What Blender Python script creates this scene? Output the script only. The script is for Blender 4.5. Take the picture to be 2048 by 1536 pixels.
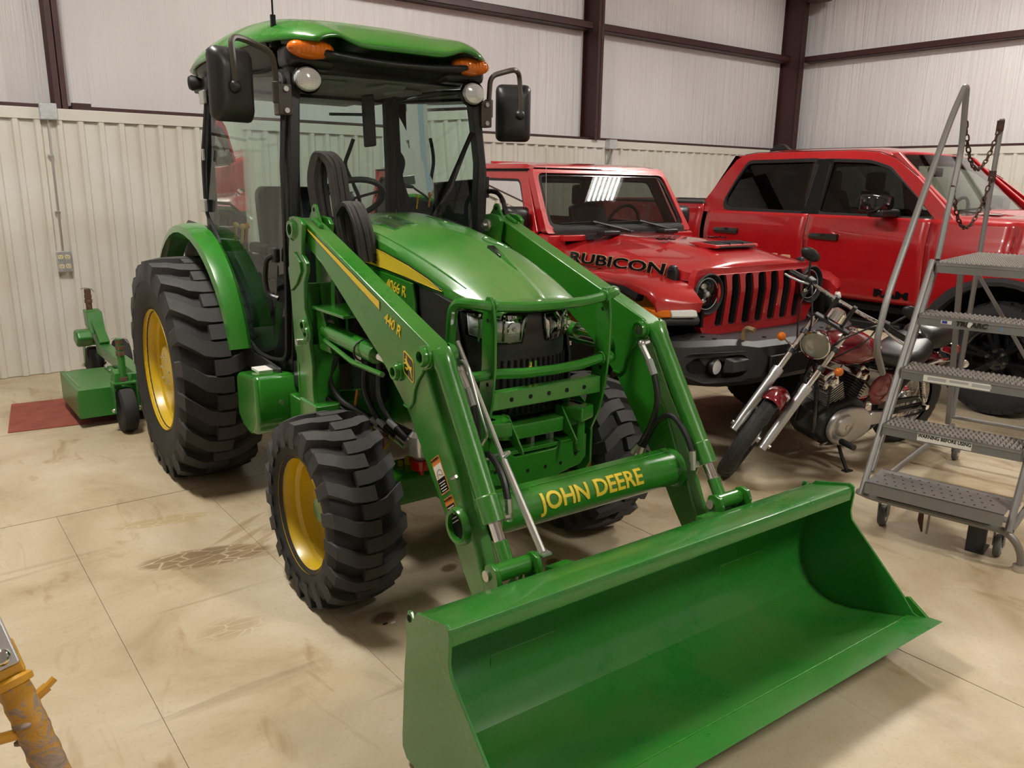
import bpy, bmesh, math, random
from mathutils import Vector, Matrix
from math import pi, sin, cos, radians as rad
random.seed(7)
SC = bpy.context.scene
COL = SC.collection
for _o in list(bpy.data.objects): bpy.data.objects.remove(_o)

# ------------------------------------------------------------------ camera
F_PX, YAW, PITCH, ROLL, CAM_H = 1613.0, .6554, .244, .0141, 1.7025
_fw = Vector((sin(YAW)*cos(PITCH), cos(YAW)*cos(PITCH), -sin(PITCH)))
_rt = Vector((cos(YAW), -sin(YAW), 0)); _up = _rt.cross(_fw)
_r2 = _rt*cos(ROLL) + _up*sin(ROLL); _u2 = _up*cos(ROLL) - _rt*sin(ROLL)
_cd = bpy.data.cameras.new('camera'); _cam = bpy.data.objects.new('camera', _cd); COL.objects.link(_cam)
_cam.matrix_world = Matrix(((_r2.x, _u2.x, -_fw.x, 0), (_r2.y, _u2.y, -_fw.y, 0), (_r2.z, _u2.z, -_fw.z, CAM_H), (0, 0, 0, 1)))
_cd.sensor_width = 36; _cd.lens = F_PX/2048*36; _cd.clip_start = .05
SC.camera = _cam

# ------------------------------------------------------------------ world, exposure, lamp layout
_w = bpy.data.worlds.new('world'); SC.world = _w; _w.use_nodes = True
_w.node_tree.nodes['Background'].inputs[0].default_value = (.9, .95, 1, 1)
_w.node_tree.nodes['Background'].inputs[1].default_value = .25
SC.view_settings.view_transform = 'Standard'
SC.view_settings.look = 'None'
SC.view_settings.gamma = 1
SC.view_settings.use_curve_mapping = False
SC.view_settings.exposure = 0.5
SC.cycles.max_bounces = 8
SC.cycles.transparent_max_bounces = 16
SC.cycles.use_denoising = True
SC.cycles.sample_clamp_indirect = 6
LAMP_POS = [(.3, 4.1, 5.0), (7.9, 3.4, 5.0), (3.2, -2.2, 5.0)]
LAMP_EMIT = 185.0

# ------------------------------------------------------------------ node helpers
def new_mat(name):
    m = bpy.data.materials.new(name); m.use_nodes = True
    nt = m.node_tree; b = nt.nodes['Principled BSDF']
    return m, nt, b
def nd(nt, t, **kw):
    n = nt.nodes.new(t)
    for k, v in kw.items():
        if k in n.inputs: n.inputs[k].default_value = v
        else: setattr(n, k, v)
    return n
def lk(nt, a, ai, b, bi): nt.links.new(a.outputs[ai], b.inputs[bi])
def setin(b, **kw):
    for k, v in kw.items(): b.inputs[k.replace('_', ' ')].default_value = v
def ramp(nt, src, so, stops):
    r = nt.nodes.new('ShaderNodeValToRGB'); e = r.color_ramp.elements
    while len(e) < len(stops): e.new(.5)
    for i, (p, c) in enumerate(stops):
        e[i].position = p; e[i].color = c if len(c) == 4 else (*c, 1)
    nt.links.new(src.outputs[so], r.inputs[0]); return r
def g1(v): return (v, v, v, 1)
def lin(r, g, b):
    f = lambda c: (c/255/12.92) if c/255 <= .04045 else ((c/255+.055)/1.055)**2.4
    return (f(r), f(g), f(b), 1)
MATS = {}
def paint(name, col, rough=.3, metal=0, coat=0, coat_rough=.08, dust=0, dust_col=(.45, .4, .3, 1), scale=3, spec=.5, bump=0, bscale=200, vary=0):
    if name in MATS: return MATS[name]
    m, nt, b = new_mat(name); setin(b, Base_Color=col, Roughness=rough, Metallic=metal, Coat_Weight=coat, Coat_Roughness=coat_rough, Specular_IOR_Level=spec)
    if dust or vary or bump:
        tc = nd(nt, 'ShaderNodeTexCoord')
    if dust:
        n = nd(nt, 'ShaderNodeTexNoise', Scale=scale, Detail=6, Roughness=.65); lk(nt, tc, 'Object', n, 'Vector')
        ge = nd(nt, 'ShaderNodeNewGeometry'); sx = nd(nt, 'ShaderNodeSeparateXYZ'); lk(nt, ge, 'Normal', sx, 0)
        up = nd(nt, 'ShaderNodeMapRange'); up.inputs[1].default_value = .05; up.inputs[2].default_value = 1; lk(nt, sx, 2, up, 0)
        r = ramp(nt, n, 0, [(.38, g1(0)), (.72, g1(1))])
        mu = nd(nt, 'ShaderNodeMath', operation='MULTIPLY'); lk(nt, r, 0, mu, 0); lk(nt, up, 0, mu, 1)
        mu2 = nd(nt, 'ShaderNodeMath', operation='MULTIPLY'); lk(nt, mu, 0, mu2, 0); mu2.inputs[1].default_value = dust
        mx = nd(nt, 'ShaderNodeMixRGB'); lk(nt, mu2, 0, mx, 0); mx.inputs[1].default_value = col; mx.inputs[2].default_value = dust_col
        lk(nt, mx, 0, b, 'Base Color')
        rr = nd(nt, 'ShaderNodeMapRange'); lk(nt, mu2, 0, rr, 0); rr.inputs[3].default_value = rough; rr.inputs[4].default_value = min(1, rough+.45); lk(nt, rr, 0, b, 'Roughness')
    if vary:
        n = nd(nt, 'ShaderNodeTexNoise', Scale=scale, Detail=5); lk(nt, tc, 'Object', n, 'Vector')
        a = tuple(c*(1-vary) for c in col[:3])+(1,); z = tuple(min(1, c*(1+vary)) for c in col[:3])+(1,)
        r = ramp(nt, n, 0, [(.3, a), (.7, z)]); lk(nt, r, 0, b, 'Base Color')
    if bump:
        n = nd(nt, 'ShaderNodeTexNoise', Scale=bscale, Detail=3); lk(nt, tc, 'Object', n, 'Vector')
        bp = nd(nt, 'ShaderNodeBump', Strength=bump, Distance=.002); lk(nt, n, 0, bp, 'Height'); lk(nt, bp, 0, b, 'Normal')
    MATS[name] = m; return m
def glass(name, tint, refl=.9, ior=1.5, rough=0.0, dark=0):
    """thin pane: tinted straight-through light plus a Fresnel mirror"""
    if name in MATS: return MATS[name]
    m = bpy.data.materials.new(name); m.use_nodes = True; nt = m.node_tree; nt.nodes.clear()
    o = nd(nt, 'ShaderNodeOutputMaterial'); t = nd(nt, 'ShaderNodeBsdfTransparent'); t.inputs[0].default_value = tint
    gl = nd(nt, 'ShaderNodeBsdfGlossy'); gl.inputs['Roughness'].default_value = rough; gl.inputs[0].default_value = (refl, refl, refl, 1)
    fr = nd(nt, 'ShaderNodeFresnel'); fr.inputs[0].default_value = ior
    mx = nd(nt, 'ShaderNodeMixShader'); lk(nt, fr, 0, mx, 0); lk(nt, t, 0, mx, 1); lk(nt, gl, 0, mx, 2); lk(nt, mx, 0, o, 0)
    MATS[name] = m; return m
def emit(name, col, s):
    if name in MATS: return MATS[name]
    m = bpy.data.materials.new(name); m.use_nodes = True; nt = m.node_tree; nt.nodes.clear()
    o = nd(nt, 'ShaderNodeOutputMaterial'); e = nd(nt, 'ShaderNodeEmission'); e.inputs[0].default_value = col; e.inputs[1].default_value = s; lk(nt, e, 0, o, 0)
    MATS[name] = m; return m

# ------------------------------------------------------------------ mesh helpers
class G:
    def __init__(s): s.v = []; s.f = []
    def add(s, vs, fs):
        o = len(s.v); s.v += [tuple(p) for p in vs]; s.f += [tuple(i+o for i in f) for f in fs]; return s
    def box(s, x0, x1, y0, y1, z0, z1):
        return s.add([(x, y, z) for x in (x0, x1) for y in (y0, y1) for z in (z0, z1)],
                     [(0, 1, 3, 2), (4, 6, 7, 5), (0, 4, 5, 1), (2, 3, 7, 6), (0, 2, 6, 4), (1, 5, 7, 3)])
    def obox(s, c, sz, R=None):
        h = Vector(sz)/2; c = Vector(c); R = R or Matrix.Identity(3)
        vs = [c+R@Vector((a*h.x, b*h.y, d*h.z)) for a in (-1, 1) for b in (-1, 1) for d in (-1, 1)]
        return s.add(vs, [(0, 1, 3, 2), (4, 6, 7, 5), (0, 4, 5, 1), (2, 3, 7, 6), (0, 2, 6, 4), (1, 5, 7, 3)])
    def bar(s, a, b, w, h, up=(0, 0, 1)):
        a = Vector(a); b = Vector(b); d = (b-a); L = d.length; d.normalize(); u = Vector(up); sd = d.cross(u)
        if sd.length < 1e-4: sd = d.cross(Vector((1, 0, 0)))
        sd.normalize(); u = sd.cross(d)
        R = Matrix((d, sd, u)).transposed()
        return s.obox((a+b)/2, (L, w, h), R)
    def prism(s, poly, a, b, ax='y', a2=None):
        """2-D outline swept from a to b along ax; outline is (x,z) for y, (y,z) for x, (x,y) for z"""
        m = {'y': lambda u, v, t: (u, t, v), 'x': lambda u, v, t: (t, u, v), 'z': lambda u, v, t: (u, v, t)}[ax]
        n = len(poly)
        vs = [m(u, v, a) for u, v in poly]+[m(u, v, b) for u, v in poly]
        return s.add(vs, [tuple(range(n)), tuple(range(2*n-1, n-1, -1))]+[(i, (i+1) % n, n+(i+1) % n, n+i) for i in range(n)])
    def tube(s, pts, r, n=10, cap=True, closed=False, fil=0, seg=5):
        P = [Vector(p) for p in pts]
        rr = r if isinstance(r, (list, tuple)) else None
        if fil and len(P) > 2: P = fillet(P, fil, seg, closed)
        N = len(P); T = []
        for i in range(N):
            if closed: t = P[(i+1) % N]-P[i-1]
            else: t = P[min(i+1, N-1)]-P[max(i-1, 0)]
            T.append(t.normalized() if t.length > 1e-9 else Vector((0, 0, 1)))
        u = T[0].cross(Vector((0, 0, 1)))
        if u.length < .05: u = T[0].cross(Vector((1, 0, 0)))
        u.normalize(); vs = []
        for i in range(N):
            u = (u-T[i]*u.dot(T[i])); u.normalize(); w = T[i].cross(u)
            q = rr[min(i, len(rr)-1)] if rr else r
            for k in range(n):
                a = 2*pi*k/n; vs.append(P[i]+(u*cos(a)+w*sin(a))*q)
        fs = []
        for i in range(N if closed else N-1):
            j = (i+1) % N
            for k in range(n): fs.append((i*n+k, i*n+(k+1) % n, j*n+(k+1) % n, j*n+k))
        if cap and not closed: fs += [tuple(range(n)), tuple(range((N-1)*n, N*n))]
        return s.add(vs, fs)
    def cyl(s, a, b, r, n=16, r2=None): return s.tube([a, b], [r, r2 if r2 is not None else r], n)
    def lathe(s, prof, c=(0, 0, 0), ax=(0, 1, 0), n=32, cap=False, a0=0, a1=2*pi):
        c = Vector(c); ax = Vector(ax).normalized(); u = ax.orthogonal().normalized()
        if abs(ax.y) > .9: u = Vector((1, 0, 0))
        elif abs(ax.z) > .9: u = Vector((1, 0, 0))
        elif abs(ax.x) > .9: u = Vector((0, 1, 0))
        u = (u-ax*u.dot(ax)).normalized(); w = ax.cross(u); full = abs(a1-a0-2*pi) < 1e-6; m = n if full else n+1
        vs = [c+ax*h+(u*cos(a0+(a1-a0)*k/n)+w*sin(a0+(a1-a0)*k/n))*r for k in range(m) for r, h in prof]
        K = len(prof); fs = []
        for k in range(n):
            j = (k+1) % m
            for i in range(K-1): fs.append((k*K+i, k*K+i+1, j*K+i+1, j*K+i))
        if cap and full:
            fs += [tuple(k*K for k in range(n)), tuple(k*K+K-1 for k in range(n))]
        return s.add(vs, fs)
    def ball(s, c, r, n=14, m=9, sc=(1, 1, 1)):
        prof = [(max(1e-4, sin(pi*i/m)), -cos(pi*i/m)) for i in range(m+1)]
        g = G().lathe(prof, (0, 0, 0), (0, 0, 1), n)
        rx = r if not isinstance(r, (tuple, list)) else 1
        k = (r, r, r) if not isinstance(r, (tuple, list)) else r
        return s.add([(c[0]+x*k[0], c[1]+y*k[1], c[2]+z*k[2]) for x, y, z in g.v], g.f)
    def loft(s, secs, closed=True, cap=True):
        n = len(secs[0]); vs = [p for q in secs for p in q]; fs = []
        for i in range(len(secs)-1):
            for k in range(n if closed else n-1): fs.append((i*n+k, i*n+(k+1) % n, (i+1)*n+(k+1) % n, (i+1)*n+k))
        if cap and closed: fs += [tuple(range(n)), tuple(range((len(secs)-1)*n, len(secs)*n))]
        return s.add(vs, fs)
    def grid(s, fn, nu, nv):
        vs = [fn(i/nu, j/nv) for i in range(nu+1) for j in range(nv+1)]
        return s.add(vs, [(i*(nv+1)+j, i*(nv+1)+j+1, (i+1)*(nv+1)+j+1, (i+1)*(nv+1)+j) for i in range(nu) for j in range(nv)])
    def poly(s, pts): return s.add(pts, [tuple(range(len(pts)))])
    def xf(s, M, i0=0):
        s.v[i0:] = [tuple(M@Vector(p)) for p in s.v[i0:]]; return s
    def mirror(s, ax=1):
        o = len(s.v); m = [list(p) for p in s.v]
        for p in m: p[ax] = -p[ax]
        fs = [tuple(reversed(f)) for f in s.f]; return s.add(m, fs)
    def __add__(s, o): return G().add(s.v, s.f).add(o.v, o.f)
    def mesh(s, name, mat, bevel=0, smooth=True, ang=35, thick=0, sub=0, weld=0):
        me = bpy.data.meshes.new(name); me.from_pydata(s.v, [], s.f)
        bm = bmesh.new(); bm.from_mesh(me)
        if weld: bmesh.ops.remove_doubles(bm, verts=bm.verts, dist=weld)
        bmesh.ops.recalc_face_normals(bm, faces=bm.faces); bm.to_mesh(me); bm.free()
        if smooth:
            me.polygons.foreach_set('use_smooth', [True]*len(me.polygons))
            if not bevel and not sub: me.set_sharp_from_angle(angle=rad(ang))
        me.materials.append(mat); me.update(); return me
    def build(s, name, mat, parent=None, bevel=0, seg=2, thick=0, sub=0, label=None, off=0, **kw):
        o = bpy.data.objects.new(name, s.mesh(name, mat, bevel=bevel, sub=sub, **kw)); COL.objects.link(o)
        if parent: o.parent = parent
        if thick:
            md = o.modifiers.new('thickness', 'SOLIDIFY'); md.thickness = thick; md.offset = off
        if bevel:
            md = o.modifiers.new('edges', 'BEVEL'); md.width = bevel; md.segments = seg; md.limit_method = 'ANGLE'; md.angle_limit = rad(38); md.harden_normals = True
        if sub:
            md = o.modifiers.new('round', 'SUBSURF'); md.levels = sub; md.render_levels = sub
        if label: o['label'] = label
        return o
def fillet(P, r, seg=5, closed=False):
    out = []; N = len(P)
    for i in range(N):
        if not closed and i in (0, N-1): out.append(P[i]); continue
        a, b, c = P[i-1], P[i], P[(i+1) % N]; d1 = a-b; d2 = c-b; l1 = d1.length; l2 = d2.length
        q = min(r, l1*.48, l2*.48); p0 = b+d1/l1*q; p1 = b+d2/l2*q
        for k in range(seg+1):
            t = k/seg; out.append(p0*(1-t)**2+b*2*t*(1-t)+p1*t*t)
    return out
def arc(cx, cz, r, a0, a1, n=8):
    return [(cx+r*cos(rad(a0+(a1-a0)*i/n)), cz+r*sin(rad(a0+(a1-a0)*i/n))) for i in range(n+1)]
def rrect(x0, x1, z0, z1, r, n=4):
    return arc(x1-r, z1-r, r, 0, 90, n)+arc(x0+r, z1-r, r, 90, 180, n)+arc(x0+r, z0+r, r, 180, 270, n)+arc(x1-r, z0+r, r, 270, 360, n)
def interp(tab, x):
    if x <= tab[0][0]: return tab[0][1]
    for (a, u), (b, v) in zip(tab, tab[1:]):
        if x <= b: return u+(v-u)*(x-a)/(b-a)
    return tab[-1][1]
def sinterp(tab, x):
    """smooth (Catmull-Rom) version of interp"""
    n = len(tab)
    if x <= tab[0][0]: return tab[0][1]
    for i in range(n-1):
        if x <= tab[i+1][0]:
            x0, y0 = tab[i]; x1, y1 = tab[i+1]; h = x1-x0; t = (x-x0)/h
            m0 = (y1-tab[i-1][1])/(x1-tab[i-1][0]) if i else (y1-y0)/h
            m1 = (tab[i+2][1]-y0)/(tab[i+2][0]-x0) if i+2 < n else (y1-y0)/h
            return y0*(2*t**3-3*t*t+1)+m0*h*(t**3-2*t*t+t)+y1*(3*t*t-2*t**3)+m1*h*(t**3-t*t)
    return tab[-1][1]
def thing(name, label, cat, loc=(0, 0, 0), rz=0, group=None, rot=None):
    o = bpy.data.objects.new(name, None); COL.objects.link(o); o.location = loc; o.rotation_euler = rot or (0, 0, rz)
    o['label'] = label; o['category'] = cat
    if group: o['group'] = group
    o.empty_display_size = .1
    return o
def tag(o, label, cat, group=None):
    o['label'] = label; o['category'] = cat
    if group: o['group'] = group
    return o
def struct(o, label=None):
    o['kind'] = 'structure'
    if label: o['label'] = label
    return o
def copy_obj(o, parent, name=None):
    c = o.copy(); COL.objects.link(c); c.parent = parent
    if name: c.name = name
    return c
def copy_tree(o, parent=None):
    c = o.copy(); COL.objects.link(c); c.parent = parent
    for ch in list(o.children): copy_tree(ch, c)
    return c
def lettering(s, size, mat, parent, o, xd, yd, name='lettering', bold=.012, depth=.0015, shear=0, xs=1, space=1.0, wrap=None, off=.0012, center=True):
    """flat lettering with its reading direction xd and its up direction yd, centred on o"""
    cu = bpy.data.curves.new(name, 'FONT'); cu.body = s; cu.size = size; cu.extrude = depth; cu.offset = bold*size; cu.shear = shear; cu.space_character = space
    cu.resolution_u = 3; cu.align_x = 'CENTER' if center else 'LEFT'; cu.align_y = 'CENTER'
    t = bpy.data.objects.new(name, cu); COL.objects.link(t); bpy.context.view_layer.update()
    dg = bpy.context.evaluated_depsgraph_get()
    me = bpy.data.meshes.new_from_object(t.evaluated_get(dg)); bpy.data.objects.remove(t); bpy.data.curves.remove(cu)
    if wrap:
        bm = bmesh.new(); bm.from_mesh(me)
        for k in range(-7, 8): bmesh.ops.bisect_plane(bm, geom=bm.verts[:]+bm.edges[:]+bm.faces[:], plane_co=(0, k*size/14, 0), plane_no=(0, 1, 0))
        bm.to_mesh(me); bm.free()
    xd = Vector(xd).normalized(); yd = Vector(yd); yd = (yd-xd*yd.dot(xd)).normalized(); n = xd.cross(yd); o = Vector(o)
    for v in me.vertices:
        p = v.co.copy()
        if wrap: q = wrap(p.x*xs, p.y, p.z+off)
        else: q = o+xd*p.x*xs+yd*p.y+n*(p.z+off)
        v.co = q
    me.materials.clear(); me.materials.append(mat)
    ob = bpy.data.objects.new(name, me); COL.objects.link(ob)
    if parent: ob.parent = parent
    return ob

# ------------------------------------------------------------------ shared materials
GREEN = paint('green_enamel', (.024, .185, .014, 1), .26, coat=.6, coat_rough=.12, dust=.38, dust_col=(.19, .23, .08, 1), scale=2.2)
HOODM = paint('green_hood_dusty', (.024, .185, .014, 1), .3, coat=.6, coat_rough=.14, dust=.6, dust_col=(.24, .32, .11, 1), scale=1.4)
GREEN2 = paint('green_enamel_clean', (.024, .185, .014, 1), .24, coat=.6, coat_rough=.1)
YELLOW = paint('yellow_enamel', (.62, .42, .008, 1), .35, coat=.35, coat_rough=.2, dust=.2, dust_col=(.4, .3, .1, 1))
DECAL_Y = paint('decal_yellow', (.78, .58, .04, 1), .4)
RUBBER = paint('tyre_rubber', (.018, .018, .019, 1), .72, dust=.5, dust_col=(.075, .07, .062, 1), scale=5, spec=.35)
LUG = paint('tyre_lug_rubber', (.042, .042, .043, 1), .75, dust=.55, dust_col=(.11, .105, .095, 1), scale=7, spec=.3)
BLACK = paint('black_plastic', (.012, .012, .013, 1), .42)
BLACKM = paint('black_matt', (.008, .008, .008, 1), .8, spec=.2)
BLACKG = paint('black_gloss', (.008, .008, .009, 1), .12, coat=.5)
DARK = paint('dark_iron', (.02, .02, .018, 1), .65)
CHROME = paint('chrome', (.8, .8, .8, 1), .08, metal=1)
STEEL = paint('zinc_steel', (.62, .62, .6, 1), .3, metal=.9)
ALU = paint('aluminium', (.62, .62, .63, 1), .35, metal=.85)
HOSE = paint('hose_rubber', (.01, .01, .01, 1), .45)
WHITE = paint('white_plastic', (.8, .8, .78, 1), .5)
GREY_INT = paint('grey_lining', (.42, .46, .43, 1), .8)
AMBER = paint('amber_lens', (.75, .17, .006, 1), .12, coat=.6)
def ribbed_lens():
    m, nt, b = new_mat('ribbed_lens'); setin(b, Base_Color=(.80, .82, .83, 1), Roughness=.12, Metallic=.35, Coat_Weight=.8)
    tc = nd(nt, 'ShaderNodeTexCoord'); mp = nd(nt, 'ShaderNodeMapping'); mp.inputs['Scale'].default_value = (1, 150, 150); lk(nt, tc, 'Object', mp, 0)
    br = nd(nt, 'ShaderNodeTexBrick', Scale=1.0, offset=0.0); br.inputs['Mortar Size'].default_value = .12; br.inputs['Brick Width'].default_value = 1; br.inputs['Row Height'].default_value = 1
    cx = nd(nt, 'ShaderNodeSeparateXYZ'); lk(nt, mp, 0, cx, 0); cb = nd(nt, 'ShaderNodeCombineXYZ'); lk(nt, cx, 1, cb, 0); lk(nt, cx, 2, cb, 1); lk(nt, cb, 0, br, 0)
    bp = nd(nt, 'ShaderNodeBump', Strength=.8, Distance=.003); lk(nt, br, 1, bp, 'Height'); lk(nt, bp, 0, b, 'Normal')
    r = ramp(nt, br, 1, [(.3, (.85, .87, .88, 1)), (.8, (.45, .47, .48, 1))]); lk(nt, r, 0, b, 'Base Color'); return m
RIBLENS = ribbed_lens()
CLEAR = paint('clear_lens', (.7, .72, .72, 1), .1, metal=.45, coat=.8)
REFLECT = paint('lamp_reflector', (.9, .9, .9, 1), .22, metal=.25, bump=.35, bscale=45, coat=.5)
RED = paint('red_car_paint', (.50, .012, .016, 1), .28, coat=1, coat_rough=.03, vary=.06)
SIGNRED = paint('red_lens', (.4, .006, .006, 1), .15, coat=.6)
MAROON = paint('maroon_primer', (.045, .013, .013, 1), .5, vary=.15, scale=2)
WARN_O = paint('warning_orange', (.75, .25, .04, 1), .5)
PAPER = paint('label_white', (.82, .8, .74, 1), .6)
CAB_GLASS = glass('cab_glass', (.72, .83, .79, 1), .9, 1.5)
CAR_GLASS = glass('car_glass', (.55, .6, .56, 1), .9, 1.55)
MID_GLASS = glass('tinted_glass', (.32, .36, .33, 1), .9, 1.5)
DARK_GLASS = glass('privacy_glass', (.05, .055, .055, 1), .9, 1.55)
LENS_GLASS = glass('lens_glass', (.93, .95, .95, 1), .9, 1.45)
# ================================================================== ROOM
XL, XR, YF, YB, ZC = -6.6, 11.78, -8.6, 8.066, 6.3
def wall_vinyl():
    m, nt, b = new_mat('wall_vinyl'); setin(b, Base_Color=(.70, .67, .685, 1), Roughness=.36, Specular_IOR_Level=.45)
    ge = nd(nt, 'ShaderNodeNewGeometry'); mp = nd(nt, 'ShaderNodeMapping'); mp.inputs['Scale'].default_value = (9, 9, .35); lk(nt, ge, 'Position', mp, 0)
    n = nd(nt, 'ShaderNodeTexNoise', Scale=1.3, Detail=5, Roughness=.62, Distortion=.4); lk(nt, mp, 0, n, 0)
    mp2 = nd(nt, 'ShaderNodeMapping'); mp2.inputs['Scale'].default_value = (1.2, 1.2, .5); lk(nt, ge, 'Position', mp2, 0)
    n2 = nd(nt, 'ShaderNodeTexNoise', Scale=1, Detail=2); lk(nt, mp2, 0, n2, 0)
    mu = nd(nt, 'ShaderNodeMath', operation='MULTIPLY'); lk(nt, n, 0, mu, 0); lk(nt, n2, 0, mu, 1)
    bp = nd(nt, 'ShaderNodeBump', Strength=.9, Distance=.05); lk(nt, mu, 0, bp, 'Height'); lk(nt, bp, 0, b, 'Normal')
    r = ramp(nt, n2, 0, [(.3, (.73, .70, .715, 1)), (.7, (.81, .785, .795, 1))]); lk(nt, r, 0, b, 'Base Color')
    return m
def floor_mat():
    m, nt, b = new_mat('concrete'); ge = nd(nt, 'ShaderNodeNewGeometry'); P = (ge, 'Position')
    def noise(sc, det=6, ro=.6, dist=0, stretch=None):
        n = nd(nt, 'ShaderNodeTexNoise', Scale=sc, Detail=det, Roughness=ro, Distortion=dist)
        if stretch:
            mp = nd(nt, 'ShaderNodeMapping'); mp.inputs['Scale'].default_value = stretch[0]; mp.inputs['Rotation'].default_value = (0, 0, stretch[1]); lk(nt, *P, mp, 0); lk(nt, mp, 0, n, 0)
        else: lk(nt, *P, n, 0)
        return n
    base = ramp(nt, noise(1.1, 7, .62, .6), 0, [(.3, (.33, .245, .14, 1)), (.46, (.53, .43, .285, 1)), (.68, (.67, .575, .425, 1))])
    cur = base
    def over(fac, fo, col, k=1.0):
        nonlocal cur
        mx = nd(nt, 'ShaderNodeMixRGB'); mx.inputs[2].default_value = col; lk(nt, cur, 0, mx, 1)
        if k != 1:
            mu = nd(nt, 'ShaderNodeMath', operation='MULTIPLY'); lk(nt, fac, fo, mu, 0); mu.inputs[1].default_value = k; fac, fo = mu, 0
        lk(nt, fac, fo, mx, 0); cur = mx
    over(ramp(nt, noise(1.0, 5, .6, 1.2, ((5, 1.6, 1), .5)), 0, [(.58, g1(0)), (.68, g1(1))]), 0, (.34, .215, .095, 1), .6)     # tan smears
    over(ramp(nt, noise(2.4, 8, .7), 0, [(.6, g1(0)), (.8, g1(1))]), 0, (.75, .68, .55, 1), .6)                                  # bleached patches
    over(ramp(nt, noise(.9, 4, .5, .5, ((.5, 7, 1), 0)), 0, [(.64, g1(0)), (.69, g1(1))]), 0, (.30, .22, .13, 1), .45)            # sweeping marks
    over(ramp(nt, noise(60, 3, .5), 0, [(.3, g1(1)), (.42, g1(0))]), 0, (.4, .32, .2, 1), .35)
    def spot(cx, cy, rx, ry, ang, col, k, soft=.35, pattern=None):
        mp = nd(nt, 'ShaderNodeMapping', vector_type='TEXTURE'); mp.inputs['Location'].default_value = (cx, cy, 0); mp.inputs['Rotation'].default_value = (0, 0, ang); mp.inputs['Scale'].default_value = (rx, ry, 1)
        lk(nt, *P, mp, 0); ln = nd(nt, 'ShaderNodeVectorMath', operation='LENGTH'); lk(nt, mp, 0, ln, 0)
        r = ramp(nt, ln, 'Value', [(1-soft, g1(1)), (1, g1(0))]); f = r
        if pattern:
            vo = nd(nt, 'ShaderNodeTexVoronoi', feature='DISTANCE_TO_EDGE', Scale=pattern); mp2 = nd(nt, 'ShaderNodeMapping'); mp2.inputs['Scale'].default_value = (1, 2.6, 1); mp2.inputs['Rotation'].default_value = (0, 0, .4-ang); lk(nt, *P, mp2, 0); lk(nt, mp2, 0, vo, 0)
            r2 = ramp(nt, vo, 0, [(.03, g1(0)), (.06, g1(1))]); mu = nd(nt, 'ShaderNodeMath', operation='MULTIPLY'); lk(nt, r, 0, mu, 0); lk(nt, r2, 0, mu, 1); f = mu
        over(f, 0, col, k)
    spot(.98, 3.58, .31, .11, -.26, (.23, .15, .075, 1), .85, .18, 9)
    spot(1.0, 3.62, .12, .07, -.26, (.14, .09, .05, 1), .5, .9)
    spot(.93, 4.12, .28, .07, -.2, (.42, .31, .13, 1), .6, .3, 9)
    spot(.86, 2.9, .16, .1, 0, (.36, .26, .14, 1), .5, .5, 9)
    for cx, cy, rr in ((1.83, 2.83, .055), (1.93, 2.62, .05), (2.25, 2.6, .05), (2.05, 2.95, .04), (1.38, 2.62, .07)):
        spot(cx, cy, rr, rr*.7, .3, (.12, .07, .03, 1), .8, .4)
    for i in range(7):
        spot(1.15+i*.02, 3.75+.02*i-.12*(i % 3), .16, .018, .5+.1*(i % 2), (.38, .26, .13, 1), .6, .4)
    lk(nt, cur, 0, b, 'Base Color')
    rr = ramp(nt, noise(3, 4), 0, [(.3, g1(.34)), (.7, g1(.62))]); lk(nt, rr, 0, b, 'Roughness')
    bp = nd(nt, 'ShaderNodeBump', Strength=.12, Distance=.004); lk(nt, noise(25, 5), 0, bp, 'Height'); lk(nt, bp, 0, b, 'Normal')
    setin(b, Specular_IOR_Level=.4); return m
FLOORM = floor_mat(); VINYL = wall_vinyl()
RIBM = paint('white_ribbed_steel', (.72, .70, .66, 1), .42, vary=.03, scale=1.5)
def stained_rib():
    m, nt, b = new_mat('white_ribbed_steel_stained'); ge = nd(nt, 'ShaderNodeNewGeometry'); sx = nd(nt, 'ShaderNodeSeparateXYZ'); lk(nt, ge, 'Position', sx, 0)
    n = nd(nt, 'ShaderNodeTexNoise', Scale=2.2, Detail=4); lk(nt, ge, 'Position', n, 0)
    r = ramp(nt, n, 0, [(.35, (.69, .655, .58, 1)), (.7, (.75, .735, .70, 1))]); lk(nt, r, 0, b, 'Base Color'); setin(b, Roughness=.45); return m
RIBM = stained_rib()
# floor: slabs with real joints over a dark bed
flo = G().box(XL, XR+.1, YF, YB+.3, -.2, -.03).build('floor', paint('joint_filler', (.10, .075, .05, 1), .9)); struct(flo)
def slab(x0, x1, y0, y1, gap=.003):
    ga = .0008 if x0 in (.5, 1.225) else .0022; gb = .0008 if x1 in (.5, 1.225) else .0022
    G().box(x0+ga, x1-gb, y0+gap, y1-gap, -.03, 0).build('slab', FLOORM, flo, smooth=False)
XA = [XL, -3.4, -1.1, .5, 1.225, 2.85, 5.4, 7.9, XR+.1]
for a, c in zip(XA, XA[1:]):
    slab(a, c, YF, -3.2); slab(a, c, -3.2, .35 if a > 2 else -.9); slab(a, c, .35 if a > 2 else -.9, 4.49)
for a, c in zip([XL, -1.1, 2.85, 7.0], [-1.1, 2.85, 7.0, XR+.1]): slab(a, c, 4.49, YB+.3)
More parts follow.
